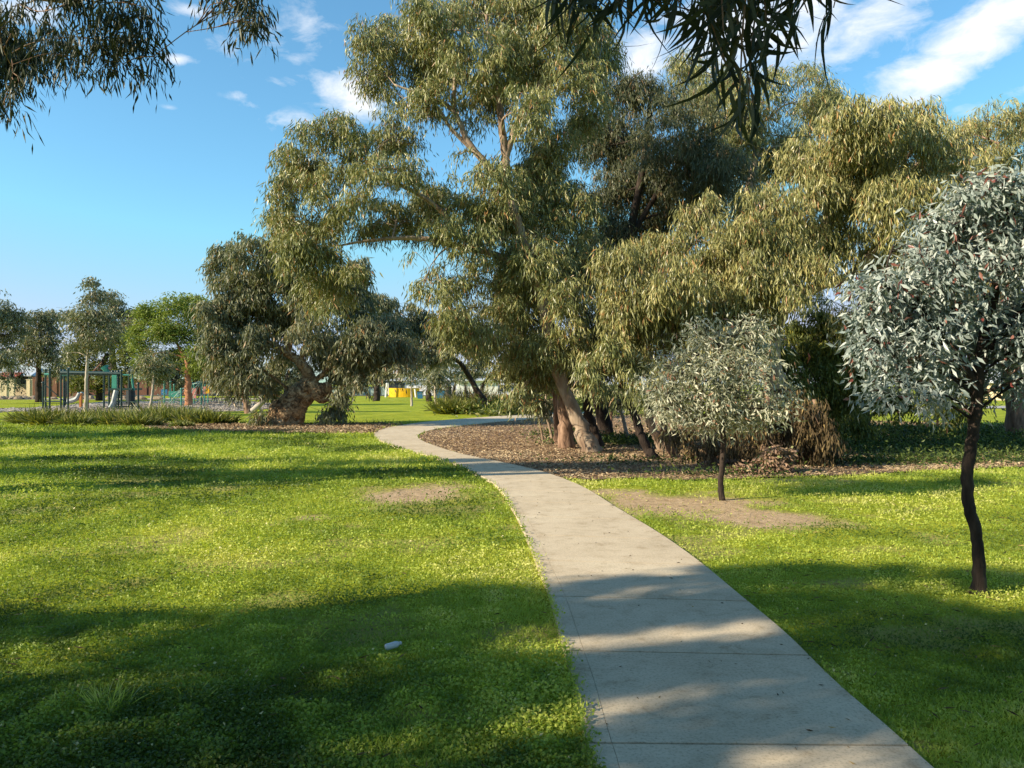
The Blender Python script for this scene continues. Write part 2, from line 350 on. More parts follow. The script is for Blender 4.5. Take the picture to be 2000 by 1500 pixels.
def sheet(name, P, z, mat):
    T = tessellate_polygon([[Vector((x, y, 0)) for x, y in P]])
    V = np.c_[P, np.full(len(P), z)]
    T = [t if np.cross(V[t[1]][:2]-V[t[0]][:2], V[t[2]][:2]-V[t[0]][:2]) > 0 else t[::-1] for t in T]
    return tag(link(name, mkmesh(name, V, [np.array(T)], mat)), kind='structure')
MULCHM = surf('mulch_ground', [(.3,(.11,.07,.05)),(.5,(.24,.155,.10)),(.7,(.36,.25,.17))], 22, .95, 1, 60, bd=.03)
GRAVM = surf('playground_gravel', [(.3,(.24,.20,.17)),(.5,(.36,.32,.28)),(.7,(.48,.44,.39))], 4, .95, .6, 30)
mul = rough_poly(MULCH, .12, .10, 3); mull = rough_poly(MULCH_L, .2, .25, 4); grav = rough_poly(GRAVEL, .5, .4, 6)
sheet('mulch_ground', mul, .012, MULCHM); sheet('mulch_ground', mull, .012, MULCHM); sheet('playground_ground', grav, .014, GRAVM)

m, n, l = newmat('lawn_soil')
tcn = n.new('ShaderNodeTexCoord'); at_ = n.new('ShaderNodeAttribute'); at_.attribute_name = 'mask'
g1 = noise(n, l, .8, 6, .6, tcn.outputs['Object']); g2 = noise(n, l, 14, 6, .7, tcn.outputs['Object'])
gr1 = ramp(n, [(.3,(.20,.26,.018)),(.48,(.32,.38,.028)),(.62,(.42,.45,.04)),(.75,(.52,.50,.09))]); l.new(g1.outputs[0], gr1.inputs[0])
gr2 = ramp(n, [(.3,(.45,.45,.45)),(.5,(.85,.85,.85)),(.68,(1.1,1.1,1.0))]); l.new(g2.outputs[0], gr2.inputs[0])
gm = n.new('ShaderNodeMix'); gm.data_type = 'RGBA'; gm.blend_type = 'MULTIPLY'; gm.inputs[0].default_value = 1
l.new(gr1.outputs[0], gm.inputs[6]); l.new(gr2.outputs[0], gm.inputs[7])
dr = ramp(n, [(.3,(.33,.23,.13)),(.5,(.47,.34,.21)),(.72,(.58,.44,.29))]); d2 = noise(n, l, 6, 8, .7, tcn.outputs['Object']); l.new(d2.outputs[0], dr.inputs[0])
mx = n.new('ShaderNodeMix'); mx.data_type = 'RGBA'; l.new(at_.outputs['Fac'], mx.inputs[0]); l.new(gm.outputs[2], mx.inputs[6]); l.new(dr.outputs[0], mx.inputs[7])
p = n.new('ShaderNodeBsdfPrincipled'); l.new(mx.outputs[2], p.inputs['Base Color']); p.inputs['Roughness'].default_value = .95; p.inputs['Specular IOR Level'].default_value = .1
b = n.new('ShaderNodeBump'); b.inputs['Strength'].default_value = .8; b.inputs['Distance'].default_value = .05; l.new(g2.outputs[0], b.inputs['Height']); l.new(b.outputs[0], p.inputs['Normal'])
o_ = n.new('ShaderNodeOutputMaterial'); l.new(p.outputs[0], o_.inputs[0]); SOIL = m
xs = np.r_[-1200,-600,-300,-150,-80,-50,-30,-20,np.arange(-15,15.01,.1),20,30,50,80,150,300,600,1200]
ys = np.r_[-400,-150,-60,-30,-15,-8,-4,-1,np.arange(1,6,.06),6*1.012**np.arange(0,165),50,60,80,110,160,240,400,700,1200,2500]
GX, GY = np.meshgrid(xs, ys)
gz = -.006-(fbm(GX*1.3, GY*1.3, 2))*.02
near = (np.abs(GX) < 16) & (GY > 1) & (GY < 45)
gz = np.where(near, gz, -.012)
V = np.stack([GX, GY, gz], -1).reshape(-1, 3); nx = len(xs)
i, j = np.meshgrid(np.arange(len(ys)-1), np.arange(nx-1), indexing='ij')
Q = np.stack([i*nx+j, i*nx+j+1, (i+1)*nx+j+1, (i+1)*nx+j], -1).reshape(-1, 4)
tag(link('lawn', mkmesh('lawn', V, [Q], SOIL, True, uvattr=dirtmask(GX, GY).ravel())), kind='structure')

# ------------------------------------------------------------------ leaf geometry
def unit(v): return v/(np.linalg.norm(v, axis=-1, keepdims=True)+1e-9)
def leaf_quads(P, D, L, Wd, r):              # kite shaped leaves; P base, D direction
    n_ = len(P); D = unit(D); L = np.broadcast_to(L, n_)[:, None]; Wd = np.broadcast_to(Wd, n_)[:, None]
    Sv = unit(np.cross(D, r.normal(size=(n_, 3))))
    N = np.cross(D, Sv)
    mid_ = P+D*L*.45+N*L*r.normal(0, .06, (n_, 1))
    V = np.stack([P, mid_-Sv*Wd/2, P+D*L+N*L*r.normal(0, .08, (n_, 1)), mid_+Sv*Wd/2], 1)
    return V.reshape(-1, 3), np.arange(n_*4).reshape(-1, 4)
def long_leaves(P, D, L, Wd, r, seg=5, curl=.5):   # curved sickle leaves made of several faces
    n_ = len(P); D = unit(D); L = np.broadcast_to(L, n_); Wd = np.broadcast_to(Wd, n_)
    Sv = unit(np.cross(D, r.normal(size=(n_, 3)))); N = np.cross(D, Sv)
    c = r.normal(0, curl, n_); c2 = r.normal(0, curl*.6, n_)
    prof = np.array([.08, .75, 1, .85, .5, .03])[:seg+1]; t = np.linspace(0, 1, seg+1)
    ctr = P[:, None]+D[:, None]*(t*L[:, None])[..., None]+N[:, None]*((t**2)*(L*c*.5)[:, None])[..., None]+Sv[:, None]*((t**2)*(L*c2*.6)[:, None])[..., None]
    wv = Sv[:, None]*(prof*Wd[:, None]/2)[..., None]
    V = np.stack([ctr-wv, ctr+wv], 2).reshape(n_, -1, 3)
    i = np.arange(seg)*2; q = np.stack([i, i+1, i+3, i+2], -1)
    Q = (np.arange(n_)[:, None, None]*(2*seg+2)+q[None]).reshape(-1, 4)
    return V.reshape(-1, 3), Q, seg
def tuft_leaves(C, R, mt, k, r, droop=.9, down=.8, upb=.5):
    n_ = len(C); a = r.uniform(0, 2*math.pi, (n_, mt)); e = r.uniform(-.3, 1.2, (n_, mt))
    d = np.stack([np.cos(a)*np.cos(e), np.sin(a)*np.cos(e), np.sin(e)*upb], -1)
    Rr = (R*r.uniform(.6, 1.3, (n_, mt)))[..., None, None]
    t_ = (np.linspace(.2, 1, k)[None, None]+r.normal(0, .05, (n_, mt, k)))[..., None]
    z = np.array([0, 0, 1.])
    P = C[:, None, None]+d[:, :, None]*Rr*t_-z*droop*Rr*t_**2
    T = d[:, :, None]-z*2*droop*t_
    D = unit(T)*.55-z*down+r.normal(0, .42, P.shape)
    tw = (C[:, None]+0*d, d, Rr[..., 0, :], )
    return P.reshape(-1, 3), D.reshape(-1, 3), np.repeat(np.arange(n_), mt*k)

def tufts_in(blobs, dens, r, shell=.42, gap=0):
    C = []; bi = []
    for q, b_ in enumerate(blobs):
        c, rr = np.array(b_[0]), np.array(b_[1])
        n_ = max(4, int(dens*rr[0]*rr[2]*4*(b_[2] if len(b_) > 2 else 1)))
        d = unit(r.normal(size=(n_, 3))); rad = r.uniform(.0, 1, (n_, 1))**shell
        P_ = c+d*rad*rr*r.uniform(.85, 1.18, (n_, 1))
        if gap:                                   # clumps and hollows inside the lobe
            g_ = .6*lat(P_[:, 0]*gap, P_[:, 2]*gap*1.1, 61)+.4*lat(P_[:, 1]*gap+7, P_[:, 2]*gap+3, 62)
            P_ = P_[r.uniform(0, 1, n_) < np.clip((g_-.34)*5, .32, 1)]
        C.append(P_); bi.append(np.full(len(P_), q))
    return np.vstack(C), np.concatenate(bi)

def tree(name, label, group, cat, base, trunks, blobs, lm, bm, R=.33, mt=7, k=9, L=.19, Wd=.0225, dens=6, seed=1, droop=.9, down=.8, shell=.42, twigs=8, limb=.05, crownname='crown', gapboost=1.3, jag=.18):
    """base xyz; trunks: list of (points Nx3, radii); blobs: list of (centre, (rx,ry,rz)[, density])"""
    r = np.random.default_rng(seed); dens = dens*2.5; Wd = Wd*1.12
    root = empty(name, base, label, cat, group)
    mbt = MB(); nodes = []; nr = []
    for pts, rad in trunks:
        P, t_ = smooth_path(pts, max(8, len(pts)*6)); d_ = np.r_[0, np.cumsum(np.linalg.norm(np.diff(np.array(pts, float), axis=0), axis=1))]
        rr = np.interp(t_, d_/d_[-1], rad)
        P[2:-1] += r.normal(0, 1, (len(P)-3, 3))*rr[2:-1, None]*.10
        mbt.tube(P, rr, 12, .12, seed)
        nodes.append(P[len(P)//4:]); nr.append(rr[len(P)//4:])
    NP, NR = np.vstack(nodes), np.concatenate(nr)
    C, bi = tufts_in(blobs, dens*gapboost, r, shell, .46/R)
    if limb > 0:
        for q, b_ in enumerate(blobs):
            c = np.array(b_[0]); d = np.linalg.norm(NP-c, axis=1)+np.maximum(0, NP[:, 2]-c[2]+.2)*1.6
            j = int(np.argmin(d)); p0 = NP[j]; ln = np.linalg.norm(c-p0)
            if ln < .15: continue
            r0 = min(NR[j]*.65, limb*(.5+.18*ln)); m1 = p0+(c-p0)*.5+np.array([0, 0, ln*.06])+r.normal(0, .07*ln, 3)
            P, t_ = smooth_path([p0, m1, c], 9); rr = np.linspace(r0, max(.008, r0*.35), 9)
            mbt.tube(P, rr, 6, 0.1, q)
            NP = np.vstack([NP, P[3:]]); NR = np.r_[NR, rr[3:]]
            idx = np.where(bi == q)[0]
            for ti in r.permutation(idx)[:twigs]:
                s_ = P[r.integers(4, 9)]; e_ = C[ti]; l2 = np.linalg.norm(e_-s_)
                mm = s_+(e_-s_)*.5+r.normal(0, .1*l2, 3)+np.array([0, 0, .08*l2])
                mbt.tube(np.array([s_, mm, e_]), [max(.008, r0*.3), max(.006, r0*.2), .004], 4, caps=False)
    mbt.build('trunk', bm, root, True)
    P, D, ti = tuft_leaves(C, R*r.uniform(.75, 1.25, (len(C), 1)), mt, k, r, droop, down)
    n_ = len(P); P = P+r.normal(0, jag*R, P.shape)
    V, Q = leaf_quads(P, D, L*r.uniform(.6, 1.25, n_), Wd*r.uniform(.7, 1.3, n_), r)
    tv = r.uniform(0, 1, len(C)); lv = np.clip(.45*tv[ti]+.55*r.uniform(0, 1, n_)**1.1, 0, 1)
    lv = np.where(r.uniform(0, 1, n_) < .05, .97+.03*r.uniform(0, 1, n_), lv*.93)
    link(crownname, mkmesh(crownname, V-np.array(root.location), [Q], lm, lv=lv), root)
    return root
def pb(Z, spec, dz=1.2, seed=0, fat=.9):       # crown lobes read off the photograph, set at real depth
    r = np.random.default_rng(seed+100); out = []
    for s_ in spec:
        px, py, rx, ry = s_[:4]; w_ = s_[4] if len(s_) > 4 else 1; z_ = Z+(s_[5] if len(s_) > 5 else r.uniform(-dz, dz))
        out.append((at(px, py, z_), (rx/F*z_, (rx+ry)/2/F*z_*fat, ry/F*z_), w_))
    return out
def tp(Z, pts): return [at(p_[0], p_[1], Z+(p_[2] if len(p_) > 2 else 0)) for p_ in pts]
def gbase(px, py): x, y = gd(px, py); return (x, y, 0)
# ------------------------------------------------------------------ the big gums in the middle
ZA = 19.2
A1 = [(775,55,70,50),(850,25,75,50),(940,15,80,50),(1030,25,80,60),(1110,55,70,65),(738,135,48,52),(850,115,80,55),(950,110,80,60),(1040,125,75,60),(1130,130,65,60),(775,205,45,40),(722,75,32,35),
 (840,190,65,38,.8),(1050,205,65,55),(950,195,55,45,.8),(1150,200,50,50,1,1.5),(1085,280,55,50,1,1),(910,235,35,30,.6),(1165,90,45,60,1,1),(900,300,25,30,.5),
 (650,262,70,42),(585,312,52,48),(700,295,65,45),(566,372,44,45),(640,355,70,42),(735,330,55,35,.7),(800,325,50,38,.8),(775,262,50,38,.8),
 (548,430,34,40),(600,430,55,45),(660,425,50,35,.7),(838,385,42,50,1),(770,415,55,30,.9),(865,440,36,40),(890,400,34,46,.9),(800,440,55,26,.9),(735,440,45,22,.8),(885,340,26,30,.5),(570,490,40,45),(625,505,50,45),(610,560,40,38),(655,555,40,35),(690,520,25,25,.6),(640,600,30,22),
 (700,385,45,20,.6),(840,520,34,24,.5),(828,560,14,24,.8),(875,555,22,32,.6),(815,495,20,16,.5)]
A2 = [(960,335,52,48,.8),(945,400,58,52),(1010,420,60,50),(1050,350,58,55,1,1.2),(1110,420,60,60,1,1.2),(925,470,52,50),(985,520,68,55),(1055,500,65,55),(1125,500,55,55,1,1.2),(905,545,48,40),(960,600,66,52),(1035,590,66,55),(1105,590,55,55),
 (885,615,42,38),(930,650,58,38),(1010,665,66,45),(1080,675,55,45),(1130,640,40,45,1,.8),(1040,725,48,32),(1105,715,35,32),(985,715,35,25,.7),(1010,770,24,22,.6),(1035,790,14,20,.5)]
big_t = [(tp(ZA, [(1160,892),(1150,870),(1128,820),(1104,765),(1085,700),(1062,600),(1025,480),(995,380),(985,290),(975,200),(960,110),(950,30)]), [.30,.22,.17,.155,.15,.14,.125,.11,.095,.075,.05,.03]),
 (tp(ZA, [(1045,540),(975,500),(890,480),(840,468),(780,465),(720,470),(660,480)]), [.10,.085,.075,.065,.05,.035,.02]),
 (tp(ZA, [(960,500),(895,455),(860,410),(800,370),(740,345),(660,300)]), [.075,.07,.06,.05,.035,.02]),
 (tp(ZA, [(992,370),(958,330),(910,270),(885,215),(835,190),(770,165)]), [.095,.09,.075,.06,.04,.02]),
 (tp(ZA, [(930,300),(880,250),(850,205),(800,180)]), [.05,.045,.035,.02]),
 (tp(ZA, [(885,215),(890,140),(905,60)]), [.06,.04,.03]),
 (tp(ZA, [(985,320),(1010,240),(1060,150),(1090,80)]), [.09,.08,.05,.03])]
ZT_ = at(1160,892,ZA)
base = np.array([ZT_[0], ZA, 0]); big_t[0][0][0][2] = -.05
tree('gum_tree', 'tallest gum tree with a long limb arching left above the path', None, 'tree', base, big_t, pb(ZA, A1, 1.6, 1), OLIVE, PALEBARK, dens=13, seed=3, limb=.045)
b2 = [(tp(20.3, [(1108,884),(1106,860),(1103,800),(1095,740),(1075,640),(1050,540),(1000,440),(960,370)]), [.24,.20,.175,.165,.15,.12,.09,.05])]
b2[0][0][0][2] = -.05
tree('gum_tree', 'gum with straight reddish brown trunk left of the leaning trunk', None, 'tree', (b2[0][0][0][0], 20.3, 0), b2, pb(18.9, A2, 1.2, 2), OLIVE, BROWNBARK, dens=10.5, seed=5, limb=.05)
# dark tree behind the tall one; shade and dark crown interior put into leaf colour
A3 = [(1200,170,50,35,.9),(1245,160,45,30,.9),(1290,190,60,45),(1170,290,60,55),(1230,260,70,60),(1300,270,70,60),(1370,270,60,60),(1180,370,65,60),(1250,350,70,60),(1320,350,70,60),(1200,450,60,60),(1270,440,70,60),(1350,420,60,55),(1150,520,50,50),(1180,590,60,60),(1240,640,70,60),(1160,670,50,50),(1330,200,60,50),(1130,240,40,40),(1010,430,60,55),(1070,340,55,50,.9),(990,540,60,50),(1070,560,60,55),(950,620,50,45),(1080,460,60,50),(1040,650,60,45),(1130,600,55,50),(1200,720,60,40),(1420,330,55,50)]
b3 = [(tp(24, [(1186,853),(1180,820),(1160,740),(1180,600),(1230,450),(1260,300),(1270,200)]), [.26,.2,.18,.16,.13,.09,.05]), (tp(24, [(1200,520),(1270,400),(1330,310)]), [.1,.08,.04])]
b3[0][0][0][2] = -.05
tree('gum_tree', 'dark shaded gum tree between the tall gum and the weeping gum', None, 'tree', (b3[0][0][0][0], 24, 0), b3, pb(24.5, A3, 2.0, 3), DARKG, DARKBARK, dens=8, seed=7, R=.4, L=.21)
A4 = [(1340,140,52,36),(1400,165,60,45),(1470,185,60,50),(1540,160,50,45),(1595,160,42,42),(1590,215,45,45),(1520,240,60,50),(1440,250,60,50),(1370,210,60,50),(1490,310,60,60),(1400,320,60,50),(1560,300,50,50),(1440,390,50,40),(1620,190,25,30),(1500,420,60,60),(1580,440,60,55),(1660,430,60,50,.8),(1480,520,60,55),(1560,510,50,40,.8),(1400,420,55,55),(1400,520,60,55),(1330,600,60,50),(1430,620,60,50),(1740,350,60,60),(1820,330,50,55),(1600,585,55,34,.45),(1665,615,45,38,.6),(1570,650,50,40,.8),(1700,560,40,30,.6)]
b4 = [(tp(26, [(1425,880),(1430,760),(1440,600),(1450,450),(1470,330),(1490,240)]), [.28,.24,.22,.18,.12,.06])]
b4[0][0][0][2] = -.05
tree('gum_tree', 'tall gum behind the weeping gum, its top under the hanging leaves', None, 'tree', (b4[0][0][0][0], 26, 0), b4, pb(26, A4, 1.5, 4), OLIVE, PALEBARK, dens=8, seed=8, R=.4, L=.22, limb=.06)
# weeping gum on the right
A5 = [(1570,600,30,20,.5,2),(1745,495,42,42,1,1.5),(1800,500,45,45,1,1.5),(1700,505,26,30,.8,1),(1720,590,36,44,1,2),(1610,520,34,26,.8,-1),(1660,625,30,30,.8,2),(1550,560,36,34,.8,-1),(1850,420,45,45,1,1),(1230,610,40,40),(1420,690,40,26),(1690,220,70,42),(1770,222,60,42),(1620,255,62,52),(1815,260,38,48),(1560,310,60,50),(1680,300,75,52),(1770,305,75,55),(1850,300,48,48),(1590,375,70,52),(1665,385,70,52),(1750,385,65,52),(1830,380,60,50),(1880,350,40,40),
 (1510,385,60,48),(1500,450,65,48),(1430,450,58,45),(1575,450,60,48),(1650,450,48,35),(1370,405,45,38,.9),(1350,470,62,45),(1270,485,60,42),(1210,510,45,40),(1240,560,55,42),(1320,545,68,50),(1400,530,65,50),(1480,525,62,50),(1550,510,45,38),(1730,450,45,32,.7),
 (1205,590,35,32),(1290,610,60,45),(1365,610,66,48),(1440,600,62,48),(1500,590,40,38,.7),(1330,670,48,40),(1400,665,48,35),(1265,660,36,38),(1460,655,42,32),(1290,715,30,28),(1640,480,30,25,.7),(1780,450,45,35,.9),(1640,330,60,50),(1720,260,60,40),(1470,630,50,30),(1345,720,30,30)]
b5 = [(tp(18, [(1545,905),(1530,840),(1515,760),(1505,690),(1520,620),(1575,570),(1655,540),(1720,470),(1760,380),(1770,280)]), [.36,.30,.25,.21,.165,.125,.105,.08,.06,.035]),
 (tp(18, [(1510,660),(1480,590),(1440,520),(1400,450)]), [.2,.15,.10,.05]), (tp(18, [(1600,560),(1610,480),(1620,400),(1640,320)]), [.14,.12,.08,.05]),
 (tp(18, [(1505,690),(1450,660),(1380,620),(1300,590)]), [.15,.11,.07,.04]), (tp(18, [(1545,590),(1500,540),(1450,480)]), [.13,.09,.05]), (tp(18,[(1655,540),(1700,600),(1730,640)]),[.05,.04,.02])]
b5[0][0][0][2] = -.05
tree('weeping_gum', 'broad weeping gum with yellow olive drooping leaves and a pale bent limb against the sky', None, 'tree', (b5[0][0][0][0], 18, 0), b5, pb(17.4, A5, 1.4, 5), WARM, PALEBARK, dens=12, seed=9, droop=1.15, down=1.1, limb=.05, R=.36)
A6 = [(1880,255,45,35),(1930,240,50,35),(1980,225,40,35),(2040,240,60,50),(1900,320,60,45),(1970,300,60,50),(2050,320,60,60),(1950,380,60,50),(2030,400,60,60),(1880,400,40,45),(1760,520,45,50,.8),(1850,470,50,50,.8),(1800,600,70,60,.8),(1900,560,70,60),(2000,500,80,80),(1850,680,70,50,.7),(1950,650,80,60),(2060,600,80,80)]
b6 = [(tp(25, [(1990,853),(1985,780),(1970,650),(1950,500),(1940,380),(1950,280)]), [.35,.3,.27,.2,.13,.06])]
b6[0][0][0][2] = -.05
tree('gum_tree', 'tall gum tree at the right edge behind the silver tree', None, 'tree', (b6[0][0][0][0], 25, 0), b6, pb(25, A6, 1.8, 6), WARM, BROWNBARK, dens=9.5, seed=10, R=.42, L=.22, limb=.06)
# yellow green bushy tree and the dark growth below it
A7 = [(1560,740,40,36,1.2,-1.5),(1520,700,30,34,1,-1),(1600,760,34,30,1,-1),(1560,645,34,26),(1550,690,34,30),(1595,615,34,20,.8),(1640,640,50,24),(1600,700,40,34),(1660,730,36,30),(1560,760,34,30),(1700,660,36,34),(1690,740,30,40),(1590,680,45,32),(1640,690,42,35),(1570,730,32,30),(1620,735,48,28),(1670,650,40,30),(1700,700,45,40),(1600,650,35,20),(1560,790,35,45),(1620,800,45,45),(1650,760,40,40),(1680,820,30,30),(1590,850,50,30)]
b7 = [(tp(20.5, [(1625,876),(1620,820),(1625,740),(1630,680)]), [.14,.12,.09,.05])]; b7[0][0][0][2] = -.05
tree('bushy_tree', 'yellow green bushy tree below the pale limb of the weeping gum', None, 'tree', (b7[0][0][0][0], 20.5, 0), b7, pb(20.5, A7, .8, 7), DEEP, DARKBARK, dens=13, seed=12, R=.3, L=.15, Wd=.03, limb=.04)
A7b = [(1700,780,50,40),(1760,790,60,45),(1830,790,60,45),(1730,720,60,50),(1800,730,60,50),(1870,780,50,45),(1690,720,45,50),(1860,720,50,50),(1770,660,70,50)]
b7b = [(tp(24, [(1688,853),(1690,800),(1700,740),(1740,700)]), [.16,.14,.1,.05])]; b7b[0][0][0][2] = -.05
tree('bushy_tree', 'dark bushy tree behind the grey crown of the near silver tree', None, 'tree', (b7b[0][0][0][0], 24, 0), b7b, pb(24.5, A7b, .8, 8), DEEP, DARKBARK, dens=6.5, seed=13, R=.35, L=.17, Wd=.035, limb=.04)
# small gum left of the silver sapling
A8 = [(1195,672,34,24),(1165,702,36,26),(1225,710,36,28),(1158,745,30,28),(1205,755,34,26),(1190,788,26,14,.8),(1238,745,24,28),(1150,715,18,20)]
b8 = [(tp(17.2, [(1282,900),(1262,870),(1245,830),(1235,800),(1215,755),(1198,710)]), [.13,.10,.09,.08,.05,.03])]; b8[0][0][0][2] = -.05
tree('small_gum', 'small weeping gum with dark leaning stem left of the silver sapling', None, 'tree', (b8[0][0][0][0], 17.2, 0), b8, pb(17, A8, .4, 9), OLIVE, DARKBARK, dens=14, seed=14, R=.27, L=.19, droop=1.1, down=1, limb=.03)
# thin stems at the edge of the grove
def stem(label, Z, pts, rad, bark, spec=(), seed=1, lm=GREY, name='young_gum', dens=12):
    P = tp(Z, pts); P[0][2] = -.05
    return tree(name, label, 'young gums in the grove', 'tree', (P[0][0], Z, 0), [(P, rad)], pb(Z, spec, .3, seed) or [(P[-1], (.2,.2,.2))], lm, bark, dens=dens, seed=seed, R=.22, L=.17, limb=.02, twigs=5)
stem('spindly pale sapling leftmost beside the mulch edge of the grove', 22, [(1062,868),(1055,830),(1047,795),(1030,740)], [.03,.026,.022,.012], PALEBARK, [(1040,750,26,24),(1060,790,20,20),(1025,785,14,16,.6)], 21)
stem('pale forked stem behind the spindly sapling', 24, [(1080,855),(1070,820),(1066,780),(1075,735)], [.045,.04,.03,.016], PALEBARK, [(1070,740,30,25),(1085,775,18,20,.7)], 22)
stem('slim brown trunk just left of the straight reddish trunk', 21.6, [(1091,869),(1088,830),(1086,790),(1075,740)], [.11,.09,.08,.05], BROWNBARK, [(1080,730,30,25)], 23)
stem('dark trunk close behind the big leaning trunk', 20.2, [(1172,880),(1160,845),(1146,790),(1140,730)], [.16,.13,.11,.07], DARKBARK, [(1140,700,40,35)], 24)
stem('thin pinkish stem right of the leaning trunk', 25, [(1172,848),(1178,815),(1182,780)], [.05,.04,.03], WHITEBARK, [(1185,770,18,18)], 25)
stem('short grey brown stem standing in sunlit mulch', 26, [(1193,856),(1193,830),(1195,790)], [.08,.06,.04], BROWNBARK, [(1195,780,20,18)], 26)
stem('pale curved stem rising from the green weeds', 22.5, [(1235,872),(1226,850),(1216,815),(1205,780)], [.07,.055,.05,.03], WHITEBARK, [(1205,775,22,20)], 27)
stem('pale twisted trunk behind the small weeping gum', 19.5, [(1300,892),(1285,860),(1268,815),(1262,770)], [.13,.11,.10,.07], PALEBARK, [(1270,760,30,25)], 28)
stem('bowed trunk on the right of the twisted trunk', 17.6, [(1325,898),(1312,880),(1298,840),(1300,790)], [.12,.10,.09,.06], BROWNBARK, [(1305,780,25,25)], 29)

# silver sapling in the middle
A9 = [(1395,662,44,24),(1452,652,40,20),(1490,672,28,18),(1345,692,40,24),(1310,722,26,18),(1285,762,20,14),(1300,800,22,14),(1525,765,22,14),(1515,800,18,14),(1360,825,24,14),(1345,700,40,30),(1405,715,60,38),(1470,720,48,38),(1315,740,38,36),(1370,760,56,40),(1435,765,56,42),(1290,706,14,10),(1470,634,22,12,.8),(1540,735,14,10,.8),(1270,740,10,10,.8),(1375,640,20,12,.8),(1330,790,36,30),(1390,805,46,28),(1450,810,40,26),(1500,795,25,24),(1480,690,30,30),(1300,765,20,22)]
b9 = [(tp(11.44, [(1411,978),(1408,950),(1411,905),(1413,860),(1408,820),(1405,770),(1410,700)]), [.048,.042,.04,.042,.036,.025,.012])]; b9[0][0][0][2] = -.03
silver_args = dict(R=.19, mt=6, k=7, Wd=.021, droop=.45, down=.35, limb=.022, twigs=10)
tree('silver_sapling', 'small silver leaved sapling with thin dark trunk on the bare dirt patch', 'silver leaved young trees', 'tree', (b9[0][0][0][0], 11.44, 0), b9, pb(11.44, A9, .25, 10, .95), SAGE, DARKBARK, L=.10, dens=27, seed=31, shell=.62, jag=.55, **silver_args)
# near silver tree at the right edge
A10 = [(1975,375,60,42),(2050,370,80,60),(1905,420,52,32),(1965,440,60,40),(1850,455,48,30),(2050,450,80,60),(1785,500,42,26),(1900,490,60,42),(1835,520,55,40),(1980,520,70,50),(2080,540,80,60),(1735,515,36,22),(1720,560,40,30),(1790,580,55,42),(1870,590,60,50),(1950,600,60,50),(2040,620,80,60),(1712,605,30,28),(1760,645,52,38),(1840,665,60,45),(1920,670,60,50),(2000,690,60,50),(1720,690,40,30),(1790,720,50,36),(1860,735,52,38),(1930,745,45,34),(1760,755,30,20),(2070,720,60,60),(1690,650,28,26),(1690,555,16,16),(1690,700,22,18,.7),(1745,480,26,14,.7),(1820,432,26,14,.8),(1880,385,26,16,.8),(1930,345,28,16,.8),(1720,765,22,16,.7),(1830,775,36,20,.8),(2130,450,80,80),(2150,600,80,80),(1990,750,40,22)]
b10 = [(tp(6.36, [(1912,1160),(1912,1148),(1911,1110),(1907,1050),(1893,985),(1889,930),(1897,870),(1906,800),(1912,730),(1925,650),(1945,560),(1960,470),(1980,400)]), [.085,.056,.046,.043,.044,.045,.044,.044,.04,.042,.034,.022,.012]),
       (tp(6.36, [(1910,760),(1860,680),(1800,610),(1740,560)]), [.035,.028,.02,.01]), (tp(6.36, [(1920,690),(1985,620),(2040,540),(2080,460)]), [.035,.028,.02,.01]), (tp(6.36, [(1935,600),(1900,530),(1870,480)]), [.022,.016,.01])]
b10[0][0][0][2] = -.03
silver_args.update(R=.17, Wd=.0205, limb=.02, twigs=12)
near_silver = tree('silver_tree', 'larger silver leaved tree with a bent dark trunk at the right edge of the lawn', 'silver leaved young trees', 'tree', (b10[0][0][0][0], 6.36, 0), b10, pb(6.36, A10, .35, 11, 1.0), SILVER, DARKBARK, L=.085, dens=46, seed=33, shell=.5, jag=.4, **silver_args)
# dead foliage hanging in front of the weeping gum trunk
A11 = [(1380,850,26,32),(1400,890,26,26),(1430,820,30,40),(1455,870,30,30),(1480,800,36,45),(1520,850,36,45),(1520,780,40,40),(1560,820,36,50),(1590,880,30,35),(1550,900,40,24),(1600,830,30,50),(1450,905,30,20),(1500,900,35,22),(1340,840,22,20),(1360,870,22,22),(1570,800,30,30),(1310,845,18,16,.6),(1610,810,24,34,1,.5),(1545,830,44,44,1.2,.3),(1600,860,34,40,1.2,.3),(1490,860,30,30,1.2),(1425,870,26,26,1)]
b11 = [(tp(16, [(1480,912),(1500,850),(1500,780),(1490,720)]), [.09,.08,.06,.03]), (tp(16, [(1400,912),(1385,880),(1372,840),(1400,790)]), [.09,.07,.05,.03]), (tp(16, [(1590,915),(1600,850),(1590,780)]), [.07,.06,.04]), (tp(16, [(1345,918),(1380,906),(1440,900)]), [.05,.06,.05])]
for q in b11: q[0][0][2] = max(-.05, q[0][0][2]*0-.03)
tree('dead_bush', 'mass of dry brown hanging foliage below the silver sapling', None, 'bush', (b11[0][0][0][0], 16, 0), b11, pb(16, A11, .5, 12), DEAD, BROWNBARK, dens=9, seed=41, R=.26, L=.15, Wd=.026, droop=1.4, down=1.6, limb=.03, shell=.5)
A12 = [(1460,915,38,14),(1500,918,40,14),(1430,922,24,10),(1530,900,30,22),(1490,890,36,18),(1545,915,22,14)]
b12 = [(tp(14.9, [(1500,925),(1495,905),(1490,885)]), [.03,.02,.01])]; b12[0][0][0][2] = -.02
tree('low_shrub', 'low dry shrub with pinkish tan leaves at the lawn edge', None, 'shrub', (b12[0][0][0][0], 14.9, 0), b12, pb(14.7, A12, .15, 13), PINKD, BROWNBARK, dens=30, seed=42, R=.16, L=.10, Wd=.035, droop=.5, down=.3, limb=.012)

